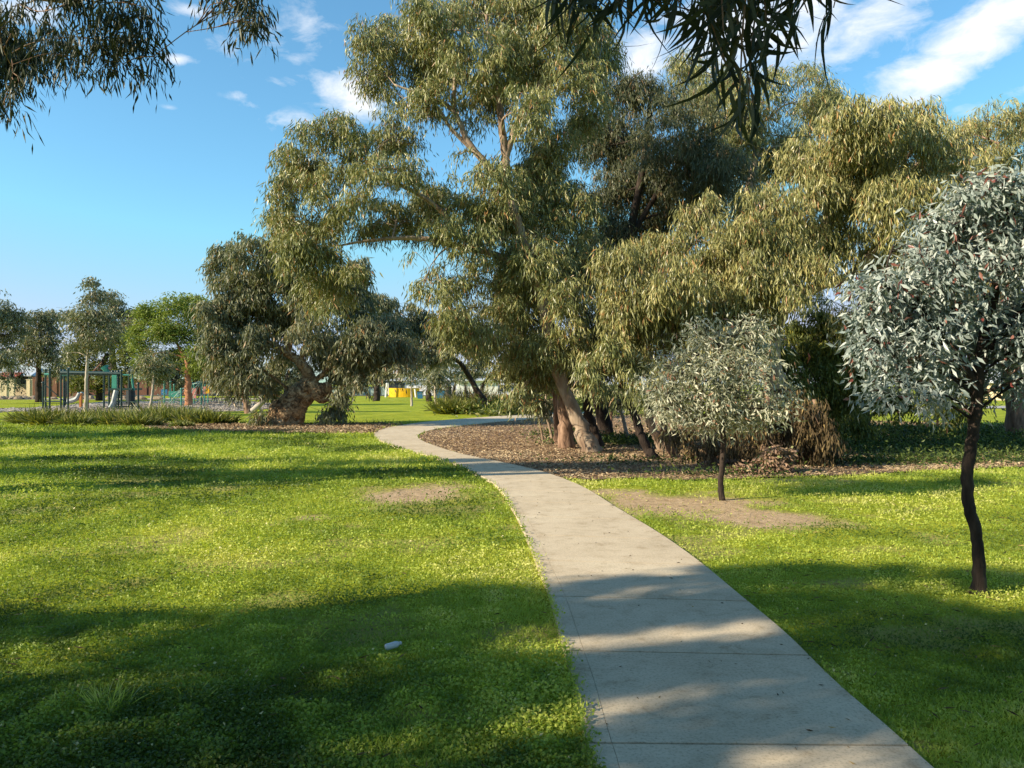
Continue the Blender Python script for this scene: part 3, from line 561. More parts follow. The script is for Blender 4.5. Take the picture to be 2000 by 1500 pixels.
# ------------------------------------------------------------------ gnarled tree at the left of the path
ZG = 31.4
A13 = [(445,505,36,34),(490,480,45,34),(535,500,40,42),(420,520,24,25),(455,560,44,44),(515,555,52,46),(585,555,44,44),(440,615,40,42),(495,615,52,45),(560,620,50,38,1,2),(425,660,36,36),(480,670,52,40),(540,690,34,26,.6,2),(615,640,50,40),(440,715,34,30),(490,730,40,32,.8),(455,755,20,20,.8),(528,740,20,30,.6,1.5),(600,600,40,34),
 (665,560,44,42,1,3),(690,600,36,38,1,3),(700,530,25,28,1,3),(655,670,50,42),(710,660,46,40),(755,650,40,42),(690,710,50,34),(738,692,42,28),(640,690,30,24,.8,1.5),(668,730,20,20,.8,1),(655,795,18,24,.9),(634,805,8,18,.8),(710,740,34,16,.8),(665,770,12,18,.8),(510,810,12,14,1),(780,680,30,34),(770,720,25,20,.8),(395,600,14,14,.7)]
bg1 = [(tp(ZG, [(553,836),(556,815),(572,790),(590,765),(604,748),(600,728),(585,708),(560,690),(530,672),(490,655)]), [.74,.64,.54,.43,.34,.22,.17,.15,.12,.08]),
 (tp(ZG, [(600,745),(590,700),(600,650),(570,600),(530,540)]), [.13,.11,.09,.07,.04]), (tp(ZG, [(615,745),(640,720),(680,690),(730,670)]), [.11,.09,.07,.04]), (tp(ZG,[(560,690),(575,640),(620,590),(660,560)]),[.14,.11,.08,.04])]
bg1[0][0][0][2] = -.05
gn = tree('gnarled_tree', 'old gum with a swollen knobbly burl trunk left of the path bend', None, 'tree', (bg1[0][0][0][0], ZG, 0), bg1, pb(ZG, A13, 1.4, 14), GREY, BURL, dens=9, seed=51, R=.45, L=.26, Wd=.045, limb=.06, mt=7, k=9)
mb = MB()
for px, py, rx, ry, s_ in [(624,766,18,17,1),(610,756,15,16,2),(637,758,12,12,3),(600,778,13,14,4),(577,798,21,20,5),(551,817,20,20,6),(532,823,15,14,7),(562,829,24,10,8),(630,780,12,8,9),(590,770,16,13,10),(643,768,7,8,12),(586,812,10,18,13),(540,806,10,14,14)]:
    c = at(px, py, ZG-.1); c[2] = max(c[2], .05); mb.blob(c, (rx/F*ZG, rx/F*ZG*.9, ry/F*ZG), s_, .28, 16, 3.2)
mb.build('burl', BURL, gn, True)
# V shaped stump and bare log beside it
P = tp(45, [(487,807),(483,795),(478,770),(474,735),(470,700)]); P[0][2] = -.05
P2 = tp(45, [(487,806),(500,796),(520,778),(540,757)]); P2[0][2] = 0
v = tree('forked_gum', 'leaning forked gum with one bare pale stem sloping right', None, 'tree', (P[0][0], 45, 0), [(P, [.26,.2,.17,.13,.08])], pb(45, [(470,700,28,24),(480,665,30,25),(460,730,18,20)], 1, 15), GREY, BROWNBARK, dens=3, seed=52, R=.5, L=.3, Wd=.05, limb=.05)
mb = MB(); P2s, _ = smooth_path(P2, 14); mb.tube(P2s, np.linspace(.19, .11, 14), 8, .15, 3); mb.build('bare_limb', WHITEBARK, v, True)
# second dark tree right of the gnarled one
A14 = [(s_[0], s_[1]-(12 if s_[0] < 845 else 30))+tuple(s_[2:]) for s_ in [(745,600,30,26),(790,615,40,32),(840,640,36,32),(800,660,50,36),(850,690,40,30),(760,640,34,34),(800,700,46,26),(885,665,30,28),(905,700,34,24),(940,705,34,20),(850,720,36,18),(730,585,16,14,.7),(860,610,22,18,.6)]]
b14 = [(tp(50, [(735,783+18),(737,770),(742,740),(770,700),(800,660)]), [.2,.17,.15,.11,.06])]
b14 = [(tp(44, [(945,812),(930,760),(900,710),(850,680),(800,650)]), [.2,.15,.12,.09,.05])]; b14[0][0][0][2] = -.05
b14[0][0][0][0] = at(965,0,44)[0]
tree('gum_tree', 'dark gum crown hanging over the path bend, in front of the far buildings', None, 'tree', (b14[0][0][0][0], 44, 0), b14, pb(42, A14, 1.5, 16), GREY, DARKBARK, dens=4.2, seed=53, R=.42, L=.30, Wd=.05, limb=.07)

# ------------------------------------------------------------------ trees further off
def far(label, name, Z, trunk, rad, spec, lm, bm, seed, dens=None, R=None, L=None, group='park trees far behind the lawn', droop=.6, down=.5, dz=1.2, limb=.07, twigs=3):
    s_ = Z/45.0
    P = tp(Z, trunk); P[0][2] = -.05
    return tree(name, label, group, 'tree', (P[0][0], Z, 0), [(P, rad)], pb(Z, spec, dz, seed), lm, bm, R=R or .55*s_**.7, L=L or .24*s_**.8, Wd=.055*s_**.8, dens=(dens or 3.6/s_**1.3)*1.5, seed=seed, mt=6, k=7, droop=droop, down=down, limb=limb, twigs=twigs)
far('slender young gum with pale trunk in front of the climbing frame', 'young_gum', 44, [(168,808),(168,775),(169,740),(171,700),(175,650),(180,590)], [.11,.09,.085,.075,.05,.03],
    [(182,552,15,14,.8),(185,580,26,18,.8),(175,610,36,20,.7),(205,615,24,18,.6),(165,640,40,20,.6),(200,650,34,20,.6),(135,620,20,15,.5),(150,665,34,16,.5),(195,685,34,14,.5),(130,690,16,12,.4),(215,580,12,14,.5)], GREY, WHITEBARK, 61, dens=3.8, limb=.05, twigs=6)
far('small sapling with a thin leaning pale stem by the sedge bed', 'young_gum', 41.5, [(291,812),(296,780),(300,745),(302,700)], [.09,.07,.06,.03],
    [(300,690,24,14),(285,715,22,16),(315,715,22,16),(300,735,26,12,.7)], GREY, WHITEBARK, 62, dens=4.2, limb=.04)
far('round bright green tree with an orange brown trunk', 'round_tree', 60, [(368,793),(367,765),(367,735),(366,710),(345,670)], [.30,.25,.22,.17,.08],
    [(300,620,34,24),(345,600,40,24),(385,605,34,26),(280,655,28,26),(325,645,40,28),(375,650,40,28),(280,695,24,24),(395,690,30,26),(310,715,22,14,.7),(355,690,25,18,.7),(390,722,26,16),(340,700,30,20),(300,725,24,12,.8),(270,670,14,20),(405,640,25,30)], LIME, REDBARK, 63, R=.7, L=.28, droop=.3, down=.2, dens=4.6)
far('dark trunked gum behind the left end of the climbing frame', 'gum_tree', 73, [(76,785),(75,750),(76,710),(80,650)], [.32,.26,.2,.1],
    [(75,625,24,18),(55,650,24,20,.8),(95,650,26,22,.8),(60,690,26,20,.8),(95,695,24,22,.8),(45,715,14,14,.6),(100,615,16,12,.7),(75,665,30,20,.8),(115,725,18,16,.6)], GREY, DARKBARK, 64)
far('gum at the left edge with its trunk outside the picture', 'gum_tree', 66, [(-40,788),(-35,740),(-20,680),(0,620)], [.35,.3,.25,.15],
    [(0,610,24,26),(25,620,22,22),(35,650,18,16,.8),(5,655,22,22,.8),(20,680,14,14,.5),(5,700,18,22),(-30,600,30,40),(-30,700,30,50),(15,740,12,14,.7),(-5,560,8,14,.5)], GREY, DARKBARK, 65)
far('deep green spreading tree behind the play tower', 'bushy_tree', 80, [(195,783),(195,750),(200,715),(210,690)], [.4,.35,.3,.2],
    [(150,690,26,20),(180,680,24,20),(215,670,24,18),(245,690,24,22),(150,725,28,20),(200,715,34,24),(245,735,24,24),(160,750,24,18),(215,750,34,18),(235,665,20,14)], DEEP, DARKBARK, 66, droop=.3, down=.2, dens=1.8)
far('blue grey gum standing behind the slender young gum', 'gum_tree', 92, [(225,778),(222,730),(220,680),(225,620)], [.5,.4,.3,.15],
    [(215,575,16,16),(230,600,22,20),(255,612,22,14,.8),(270,608,12,8,.6),(205,625,26,22),(245,640,24,22),(220,655,30,20),(260,665,16,20,.7),(110,600,14,10,.7),(125,615,20,12,.6)], GREY, DARKBARK, 67, dens=1.5)
for q, (x0, w_, h_, lab) in enumerate([(20, 40, 30, 'low distant gum beyond the left house'), (120, 40, 30, 'distant gum above the brown fence'), (345, 60, 45, 'distant gum behind the round bright green tree'), (430, 60, 60, 'distant gum behind the net climber'), (560, 60, 40, 'distant gum behind the gnarled tree'), (680, 50, 30, 'distant gum behind the pale green fence'), (1010, 60, 50, 'distant gum right of the white building'), (1110, 70, 50, 'distant gum seen between the grove trunks'), (1250, 80, 45, 'distant gum behind the silver sapling')]):
    far(lab, 'distant_gum', 108+q*2.3, [(x0,773),(x0,750),(x0+4,725)], [.5,.4,.25], [(x0-w_*.5,740-h_*.3,w_*.45,h_*.45),(x0+w_*.4,738-h_*.3,w_*.45,h_*.45),(x0,725-h_*.5,w_*.5,h_*.45),(x0,748,w_*.6,12,.8)], DEEP if q % 2 else DARKG, DARKBARK, 70+q, dens=1.0, group='gums along the far edge of the park')
far('small dark tree leftmost in front of the yellow wall', 'park_tree', 78, [(735,783),(736,765),(738,740)], [.36,.3,.2], [(735,721,22,16),(715,711,20,14),(755,711,20,14),(735,701,24,14)], DARKG, DARKBARK, 81, R=.5)
far('dark tree with thick trunk right of the yellow wall', 'park_tree', 76, [(838,784),(837,770),(838,745)], [.3,.26,.18], [(825,721,22,16),(850,721,22,16),(838,701,28,16),(812,704,14,12,.8)], DARKG, DARKBARK, 82, R=.5)
far('thick dark trunk tree beside the blue bins', 'park_tree', 73, [(875,786),(875,770),(877,745)], [.45,.34,.2], [(862,726,18,16),(890,726,18,16),(875,708,26,16),(900,741,14,10,.7)], GREY, DARKBARK, 83, R=.5)
far('thin dark tree in front of the left end of the white building', 'park_tree', 82, [(884,781),(886,765),(890,745)], [.2,.17,.1], [(888,724,16,14),(902,731,12,10,.7)], DARKG, DARKBARK, 84, R=.5)
far('forked tree in the middle of the white building', 'park_tree', 80, [(942,781),(941,765),(946,748),(955,735)], [.32,.26,.16,.1], [(925,724,18,14),(950,714,22,14),(965,731,14,12),(938,698,24,14),(915,708,16,12)], DARKG, DARKBARK, 85, R=.5)
far('slim pair stem tree before the white wall', 'park_tree', 84, [(912,781),(910,765),(908,745)], [.18,.15,.1], [(908,721,14,12),(918,728,10,9)], DARKG, DARKBARK, 86, R=.5)
far('young tree with white stem in front of the yellow wall', 'young_gum', 60, [(804,793),(804,775),(803,755)], [.1,.08,.05], [(803,732,16,12),(795,724,12,10,.7),(812,726,12,10,.7)], GREY, WHITEBARK, 87, limb=.03)
far('young tree with white stem standing nearest the path bend', 'young_gum', 47.6, [(853,805),(851,785),(850,765),(851,740)], [.12,.1,.08,.04], [(850,735,20,14),(838,748,14,10,.7),(864,748,14,10,.7),(852,718,16,12)], GREY, WHITEBARK, 88, limb=.03)

# ------------------------------------------------------------------ the tree overhead and the trees left of the frame that shade the lawn
def shade_lobes(spec, seed):                 # lobes given by where their shade falls: ground x, y, half sizes, height
    r = np.random.default_rng(seed); out = []; k_ = 1/math.tan(SUN_EL)
    for gx, gy, rx, ry, h, dn in spec:
        c = np.array([gx+SUN_H[0]*k_*h, gy+SUN_H[1]*k_*h, h]); out.append((c, (max(rx*.55, .5), max(ry, .2), max(rx*.26, .3)), dn))
    return out
r = np.random.default_rng(5)
sp = []
for gx, gy, rx, ry, h, dn in [(2.6,6.95,1.5,.26,6,1),(4.9,6.95,1.7,.28,7,1),(2.3,6.05,1.6,.24,6.5,.9),(4.9,5.9,1.4,.22,6,.9),(1.1,6.5,1.0,.18,6,.7),(.7,5.5,1.2,.3,5.5,1),(2.6,5.25,1.5,.28,6,1),(4.6,5.1,1.5,.3,7,1),
    (1.3,4.75,1.3,.24,6,.8),(3.1,4.5,1.5,.3,6.5,1),(1.6,4.15,1.2,.18,5.5,.7),(1,3.65,1.2,.18,6,.7),(2.9,3.8,1.3,.25,7,.9),(2,3.1,1.2,.25,6,.8),(4.6,4.2,1.5,.3,6,1),(6.2,6.4,1.2,.3,6,.9),
    (-.3,6.25,.9,.16,6.5,1),(-.7,5.85,1.0,.18,6,1),(.3,6.0,.9,.16,7,1),(-3.6,5.5,1.1,.10,7,1),(-2.5,5.62,.7,.07,6.5,1),(-3.8,5.05,1.1,.14,6,1),(-1.3,5.35,.8,.16,6,1),(-.4,5.45,.9,.18,7,1),
    (-1.5,4.95,.7,.14,6,.7),(-.6,5.0,.9,.18,6.5,1),(-1.4,4.55,.8,.13,7,.7),(-.3,4.6,.9,.18,6,1),(-2.6,4.2,.9,.10,6,.8),(-1.3,4.15,.8,.12,6.5,.8),(-.2,4.15,.8,.16,7,.9),(-2.2,3.75,1.0,.12,6,.9),(-.9,3.75,1,.16,6,1),
    (-.3,3.45,1.0,.12,7,.8),(-1.8,3.4,1.2,.16,6,1),(-1,3.1,1.4,.2,6,1),(-2.6,3.1,1.2,.2,7,.9),(0,2.2,1.6,.4,6,1),(2,2.2,1.6,.4,6,1),(-2.5,2.2,1.6,.4,6,1),(0,1,2,.5,6.5,.8),(-5.2,5.0,1.2,.25,7,.8),(4.5,3.5,1.5,.35,7.5,1),(5.6,3.8,1.5,.35,8,1),(6.6,4.3,1.5,.35,8,1),(5.2,4.8,1.5,.35,8.5,1),(4.8,3.0,1.5,.35,8,1),(6.5,5,1.5,.35,8,1),(1.5,5.9,1.2,.2,7,.6),(.4,4.4,1.2,.2,8,.8),(2.2,4.9,1.2,.2,8,1),(.3,3.0,1.5,.3,7,1),(3.4,5.6,1.4,.24,8,1),(5.6,6.6,1.2,.3,8,1),(-1.0,5.8,1.2,.22,7.5,.8)]:
    sp.append((gx, gy, rx*(.85 if gy > 3 and gx < .4 else 1), ry, h, dn*(.8 if 3.3 < gy < 6.7 and gx < .4 else 1.05)))
sl = shade_lobes(sp, 1)
for q in range(46):  # extra crown lobes behind the camera, added to block sky fill light
    h_ = r.uniform(4.5, 8); sl.append((np.array([r.uniform(-15, 7), r.uniform(-10, 1.6-.73*h_), h_]), (1.4, 1.2, .6), .8))
for q in range(60): sl.append((np.array([r.uniform(-3, 10), r.uniform(-2, 6), r.uniform(7, 10)]), (1.6, 1.4, .5), 1.0))  # unseen lobes overhead, added to cut the light from the zenith
trunk0 = [(np.array([(-9.5,-4.5,-.05),(-9.3,-4.3,1.5),(-9.0,-4.1,3.2),(-9.2,-3.8,5),(-9.5,-3.5,7)]), [.42,.36,.3,.22,.1]),
          (np.array([(-9.1,-4.2,2.6),(-6.5,-3.4,4.3),(-3.4,-1.6,4.6),(-1.0,.4,4.3),(.3,1.6,3.85),(.9,2.35,3.45)]), [.2,.16,.11,.07,.04,.02])]
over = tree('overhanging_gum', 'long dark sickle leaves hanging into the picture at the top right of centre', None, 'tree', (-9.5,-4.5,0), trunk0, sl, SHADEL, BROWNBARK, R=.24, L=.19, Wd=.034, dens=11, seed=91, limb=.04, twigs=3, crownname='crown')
# hanging sprays of long sickle leaves near the camera
def sprays(name, parent, lm, tips, L, Wd, seed, nl=16, spread=.10, step=.03, start_up=.5, bark=TWIG):
    r = np.random.default_rng(seed); Pn = []; Dn = []; mbx = MB()
    for (px, py, Z, ln) in tips:
        tip = at(px+18, py, Z); top = tip+np.array([r.normal(0, .12), r.normal(0, .12), ln])
        P, _ = smooth_path([top, (top+tip)/2+r.normal(0, .05, 3), tip], 12)
        mbx.tube(P, np.linspace(.005, .0016, 12), 5)
        n_ = int(nl*ln/.4)
        t_ = r.uniform(.12, 1, n_); idx = t_*11; k0 = np.minimum(idx.astype(int), 10); f_ = (idx-k0)[:, None]
        q = P[k0]*(1-f_)+P[k0+1]*f_
        a = r.uniform(0, 2*math.pi, n_)
        d = np.stack([np.cos(a)*.7, np.sin(a)*.7, -np.ones(n_)+r.normal(0, .5, n_)], -1)
        Pn.append(q+d*.02); Dn.append(d)
    P, D = np.vstack(Pn), np.vstack(Dn); n_ = len(P)
    V, Q, sg_ = long_leaves(P, D, L*r.uniform(.5, 1.2, n_), Wd*r.uniform(.7, 1.2, n_), r, 5, .95)
    off = np.array(parent.location)
    link(name, mkmesh(name, V-off, [Q], lm, True, lv=np.repeat(r.uniform(0, .8, n_), sg_)), parent)
    mbx.build('twig', bark, parent, off=off)
tips = []
r = np.random.default_rng(17)
for px, py, Z, ln in [(1075,5,2.3,.4),(1105,45,2.4,.4),(1140,55,2.6,.4),(1160,10,2.3,.35),(1195,20,2.3,.3),(1225,35,2.2,.35),(1255,0,2.3,.3),(1285,25,2.4,.3),(1310,15,2.1,.35),(1340,40,2.3,.4),(1365,55,2.2,.4),(1390,90,2.2,.42),(1410,150,2.2,.5),(1425,215,2.1,.6),
    (1400,130,2.4,.4),(1440,120,2.2,.45),(1455,60,2.3,.4),(1480,55,2.1,.35),(1505,25,2.2,.35),(1535,10,2.3,.35),(1560,25,2.1,.35),(1585,5,2.2,.3),(1610,15,2.1,.35),(1460,-20,2.2,.3),(1360,-30,2.3,.3),(1230,-40,2.3,.3),(1500,-40,2.1,.3),(1420,-20,2.2,.3),(1320,-40,2.2,.3),(1445,190,2.15,.55),(1395,60,2.0,.4),(1370,10,2.5,.3),(1545,-20,2.3,.3),(1180,-20,2.4,.3),(1095,15,2.2,.4),(1120,-10,2.5,.35),(1265,-40,2.2,.3),(1475,10,2.4,.3),(1435,20,2.5,.4),(1350,20,2.2,.35),(1460,240,2.3,.6)]:
    tips.append((px, py, Z, ln))
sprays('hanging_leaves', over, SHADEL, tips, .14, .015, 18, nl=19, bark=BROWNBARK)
# left tree
left_spec = []
left_spec += [(-9,14.8,4,.32,6,1.6),(-5,14.9,3,.32,7,1.8),(-1,15.1,2.4,.3,6.5,2),(1.3,15.7,2.4,.42,6,2.2),(3.2,15.4,2,.35,6,2),(-2,16.8,3,.22,7.5,1.8),(2.5,16.4,2,.3,7,2),(-6,17,2.6,.2,7,1.6),(-10,17.6,3,.16,8,1.4),(-3,14.8,2.5,.25,6.5,1.8),(.2,16.2,2,.3,7,2),(4.5,15.9,2,.4,6.5,2)]
ll = shade_lobes(left_spec, 2)
ll += pb(9.3, [(40,10,60,40,.5),(150,0,80,50),(250,5,60,50),(110,75,66,36),(200,80,60,42),(275,70,36,36),(20,105,34,40),(20,165,22,26),(150,120,40,18,.7),(240,125,40,20,.8),(0,60,50,40,.6),(6,205,10,16,.5),(300,110,16,18,.8)], .5, 20, .8)
left_top = [(500,5,26,16)]
ll += pb(9.2, [(478,5,40,24,1.3),(500,32,10,16,1.3),(440,-20,60,20)], .2, 21, .8)
trl = [(np.array([(-15.5,9.5,-.05),(-15.3,9.5,2),(-15,9.6,4),(-14.6,9.8,6.5),(-14,10,8.5)]), [.5,.42,.36,.25,.1]), (np.array([(-15,9.6,3.8),(-12,9.9,5.8),(-9,10.2,6.6),(-7,10.4,6.8),(-5.6,10.4,6.6)]), [.25,.18,.12,.07,.03]), (np.array([(-9,10.2,6.6),(-6.5,9.6,7.2),(-3.6,9.2,6.6)]), [.08,.05,.02])]
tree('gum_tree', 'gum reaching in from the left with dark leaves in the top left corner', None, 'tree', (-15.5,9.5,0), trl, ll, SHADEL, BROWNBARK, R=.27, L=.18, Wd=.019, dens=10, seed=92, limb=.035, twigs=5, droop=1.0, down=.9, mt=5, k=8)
for q, (x0, y0, h0, lab) in enumerate([(-26, 21, 8, 'nearer gum standing out of view left of the lawn'), (-34, 33, 9, 'farther gum standing out of view left of the lawn')]):
    bl = [((x0+a_, y0+b_, h0+c_), (1.6,1.0,.9), .8) for a_, b_, c_ in [(-2,0,-2),(0,.4,-1),(2,-.3,-1.6),(-1,.2,.6),(1.5,0,.4),(3.4,.2,-2.2),(4.6,0,-1)]]
    tree('gum_tree', lab, None, 'tree', (x0, y0, 0), [(np.array([(x0,y0,-.05),(x0+.2,y0,3),(x0,y0,h0)]), [.4,.3,.1])], bl, OLIVE, PALEBARK, R=.6, L=.35, Wd=.07, dens=3, seed=95+q, twigs=0)

# ------------------------------------------------------------------ grass, mulch chips, litter
def place_mask(x, y):
    k = inpoly(x, y, path_poly)
    return k
def scatter(n_, y0, y1, xk, r, pw):
    u = r.uniform(0, 1, n_)
    y = (y0**(1-pw)+u*(y1**(1-pw)-y0**(1-pw)))**(1/(1-pw)); x = r.uniform(-xk, xk, n_)*y
    return x, y
def build_grass(n_, y0, y1, seed, pw=1.6, xk=.85):
    r = np.random.default_rng(seed)
    x, y = scatter(n_, y0, y1, xk, r, pw)
    dmk = dirtmask(x, y)
    right = x > np.interp(y, Rp[40:500, 1], Rp[40:500, 0])
    edge = (r.uniform(0, 1, n_) < .5); xl = np.interp(y, Lp[:420, 1], Lp[:420, 0]); near_edge = (x > xl-.02) & (r.uniform(0, 1, n_) < np.exp(-(x-xl)/(.006+.022*lat(y*6, y*0, 9)))) & (x < xl+.1) & (y < 13)
    keep = (~inpoly(x, y, path_poly) | near_edge) & ~inpoly(x, y, mul) & ~inpoly(x, y, mull) & (r.uniform(0, 1, n_) > dmk*.94) & ~(right & (r.uniform(0, 1, n_) < .25))
    x, y, right = x[keep], y[keep], right[keep]; n_ = len(x)
    s_ = np.maximum(1, y/6.0)**.85
    cl = fbm(x*1.1, y*1.1, 31); cl2 = lat(x*7, y*7, 33); cl3 = fbm(x*.35, y*.35, 37)
    ht = (.010+.075*np.clip(cl*2.2-.75, 0, 1)+.045*cl2**2)*np.where(right, .55, 1)
    kind = r.uniform(0, 1, n_) < np.clip(.72-.5*(cl3-.5), .3, .9)           # broad leaflets against blades
    z = ht*r.uniform(.35, 1, n_)-.005
    P = np.stack([x, y, z], -1)
    a = r.uniform(0, 2*math.pi, n_)
    D1 = np.stack([np.cos(a), np.sin(a), r.normal(.12, .38, n_)], -1)
    D2 = np.stack([np.cos(a)*.5, np.sin(a)*.5, np.ones(n_)*r.uniform(.5, 1.2, n_)], -1)
    D = np.where(kind[:, None], D1, D2)
    L = np.where(kind, .019, .048)*r.uniform(.6, 1.4, n_)*s_*np.where(right, .8, 1); Wd = np.where(kind, .015, .0042)*r.uniform(.7, 1.3, n_)*s_
    P[:, 2] = np.where(kind, P[:, 2], -.003); P[:, 2] = np.where(near_edge[keep], ZT+.004+P[:, 2]*.5, P[:, 2])
    V, Q = leaf_quads(P, D, L, Wd, r)
    lv = np.clip(-.02+1.7*(fbm(x*.8, y*.8, 41)-.5)+.30+.5*(cl2-.5)+1.0*(cl3-.5)+np.where(y > 8, .18, .30)*(r.uniform(0, 1, n_)-.2)+np.where(right, .24, 0)+.25*np.maximum(0, lat(x*2.2, y*2.2, 44)-.7), 0, 1)
    lv = np.where(r.uniform(0, 1, n_) < .006, 1, lv*.9)
    return V, Q, lv
Vs, Qs, ls = [], [], []; off = 0
for n_, y0, y1, sd, pw in [(520000, 2.3, 13, 1, 1.7), (230000, 13, 34, 2, 1.5)]:
    V, Q, lv = build_grass(n_, y0, y1, sd, pw); Vs.append(V); Qs.append(Q+off); ls.append(lv); off += len(V)
tag(link('grass', mkmesh('grass', np.vstack(Vs), [np.vstack(Qs)], GRASS, lv=np.concatenate(ls))), kind='stuff')

def chips(name, poly, n_, L, Wd, mat, seed, z0=.014, y1=60, mask=None):
    r = np.random.default_rng(seed); P_ = np.array(poly); x0, x1 = P_[:, 0].min(), min(P_[:, 0].max(), 26); ya, yb = P_[:, 1].min(), min(P_[:, 1].max(), y1)
    x0 = max(x0, -30)
    u = r.uniform(0, 1, n_*3); y = ya*(yb/ya)**u; x = r.uniform(x0, x1, n_*3); x = np.where(r.uniform(0, 1, n_*3) < .6, r.uniform(-.75, .75, n_*3)*y, x)
    k = inpoly(x, y, P_) & ~inpoly(x, y, path_poly); x, y = x[k][:n_], y[k][:n_]; n2 = len(x)
    a = r.uniform(0, 2*math.pi, n2); D = np.stack([np.cos(a), np.sin(a), r.normal(.1, .22, n2)], -1)
    P = np.stack([x, y, z0+r.uniform(0, .03, n2)], -1)
    V, Q = leaf_quads(P, D, L*r.uniform(.5, 1.6, n2), Wd*r.uniform(.5, 1.4, n2), r)
    lv = np.clip(.2+.5*fbm(x*.9, y*.9, seed)+.6*(r.uniform(0, 1, n2)-.5), 0, 1)
    return tag(link(name, mkmesh(name, V, [Q], mat, lv=lv)), kind='stuff')
chips('mulch_chips', mul, 120000, .07, .018, CHIP, 3)
chips('mulch_chips', mull, 22000, .11, .035, CHIP, 4)
chips('gravel_chips', grav, 16000, .16, .06, GCHIP, 6, y1=90)
# green weeds among the grove
r = np.random.default_rng(77)
WEED = [gd(*q)+(w_, d_, n_) for q, w_, d_, n_ in []]
def weeds(name, spots, seed, mat=COVER, size=.05, hh=.22):
    r = np.random.default_rng(seed); PP = []
    for px, py, w_, d_, n_ in spots:
        c = gd(px, py); q = r.normal(0, 1, (n_, 2))*[w_, d_]+c
        PP.append(np.c_[q, np.abs(r.normal(0, hh*.5, n_))*(.4+lat(q[:, 0]*3, q[:, 1]*3, 3))])
    P = np.vstack(PP); k = ~inpoly(P[:, 0], P[:, 1], path_poly); P = P[k]; n_ = len(P)
    D = np.stack([r.normal(0, 1, n_), r.normal(0, 1, n_), r.normal(.5, .6, n_)], -1); sc_ = np.maximum(1, P[:, 1]/18)
    V, Q = leaf_quads(P, D, size*1.6*sc_*r.uniform(.6, 1.4, n_), size*.7*sc_*r.uniform(.6, 1.3, n_), r)
    return tag(link(name, mkmesh(name, V, [Q], mat, lv=r.uniform(0, 1, n_))), kind='stuff')
weeds('ground_cover', [(1210,866,.9,.6,3500),(1270,862,.6,.5,1500),(1100,850,.5,.5,500),(1650,872,1.0,.8,1500),(1730,885,.8,.5,1500),(1850,872,1.2,.8,2500),(1950,885,.9,.5,2000),(1990,865,1.2,1.2,3000),(2050,880,1.6,1.4,2000),(1700,905,1.2,.5,2500),(1900,900,1.4,.5,2500),(1800,850,3,2.5,9000),(1600,865,1,1,2500),(2000,850,3,2.5,6000),(1250,905,1.0,.35,500),(1400,930,.8,.15,500)], 71)
weeds('ground_cover', [(1020,808,1.5,2,3000),(1080,806,2,3,5000),(1140,805,2,3,3500),(1000,812,.6,.8,700)], 72, SEDGE, .07, .8)

# sedge clumps, one object each
def sedge(px, py, w_, h_, label, seed, mat=SEDGE, group='sedge clumps beside the playground'):
    r = np.random.default_rng(seed); c = gd(px, py); Z = c[1]; n_ = 650
    a = r.uniform(0, 2*math.pi, n_); q = r.uniform(0, 1, n_)**.5
    P = np.stack([np.cos(a)*q*w_*.45, np.sin(a)*q*w_*.3, np.zeros(n_)], -1)
    D = np.stack([np.cos(a)*q*1.1, np.sin(a)*q*1.1, np.ones(n_)*r.uniform(.6, 1.1, n_)], -1)
    V, Q, sg_ = long_leaves(P, D, h_*r.uniform(.7, 1.5, n_), .05, r, 5, .7)
    return tag(link('sedge_clump', mkmesh('sedge_clump', V, [Q], mat, lv=np.repeat(r.uniform(0, 1, n_), sg_))), label, 'grass clump', group)
SC = [(65,829,1.5,.5,'dark sedge clump at the far left end of the bed'),(95,831,1.6,.55,'dark rounded sedge clump second from the left end of the bed'),(122,828,1.4,.45,'sedge clump left of the slender young gum'),(150,832,1.3,.4,'brownish low sedge clump in front of the slender young gum'),
 (180,828,1.5,.5,'sedge clump just right of the slender young gum'),(210,829,1.6,.5,'yellow green sedge clump midway between the slender gum and the thin sapling'),(240,832,1.5,.5,'front sedge clump left of the thin sapling'),(262,824,1.3,.45,'back sedge clump left of the thin sapling'),(275,833,1.3,.45,'dark based sedge clump in front of the thin sapling'),
 (312,824,1.6,.6,'tall sedge clump just right of the thin sapling'),(338,826,1.6,.55,'sedge clump right of the tall one by the sapling'),(362,824,1.5,.5,'sedge clump before the orange brown trunk'),(388,827,1.6,.5,'sedge clump second from the right end of the bed'),(420,828,1.7,.42,'dark sedge clump at the right end of the bed'),(355,835,.7,.2,'small green tuft in the mulch in front of the bed')]
for q, (px, py, w_, h_, lab) in enumerate(SC):
    o = sedge(px, py, w_, h_, lab, 200+q, DEEP if q in (0, 1, 13) else SEDGE); c = gd(px, py); o.location = (c[0], c[1], 0)
for q, (px, py, w_, h_, lab, mt_) in enumerate([(886,808,2.1,.8,'dark low shrub left of the brown shrubs near the path bend',DEEP),(915,804,1.8,1.2,'tall brown shrub near the far end of the path',GREY),(935,805,2.0,1.1,'brown shrub right of the tall one near the far end of the path',DEAD),(905,808,1.2,.6,'yellow green tuft between the dark and brown shrubs',SEDGE),(958,808,1.4,.5,'small dark shrub beside the far end of the path',DEEP)]):
    o = sedge(px, py, w_, h_, lab, 230+q, mt_, 'low shrubs near the path bend'); c = gd(px, py); o.location = (c[0], c[1], 0)
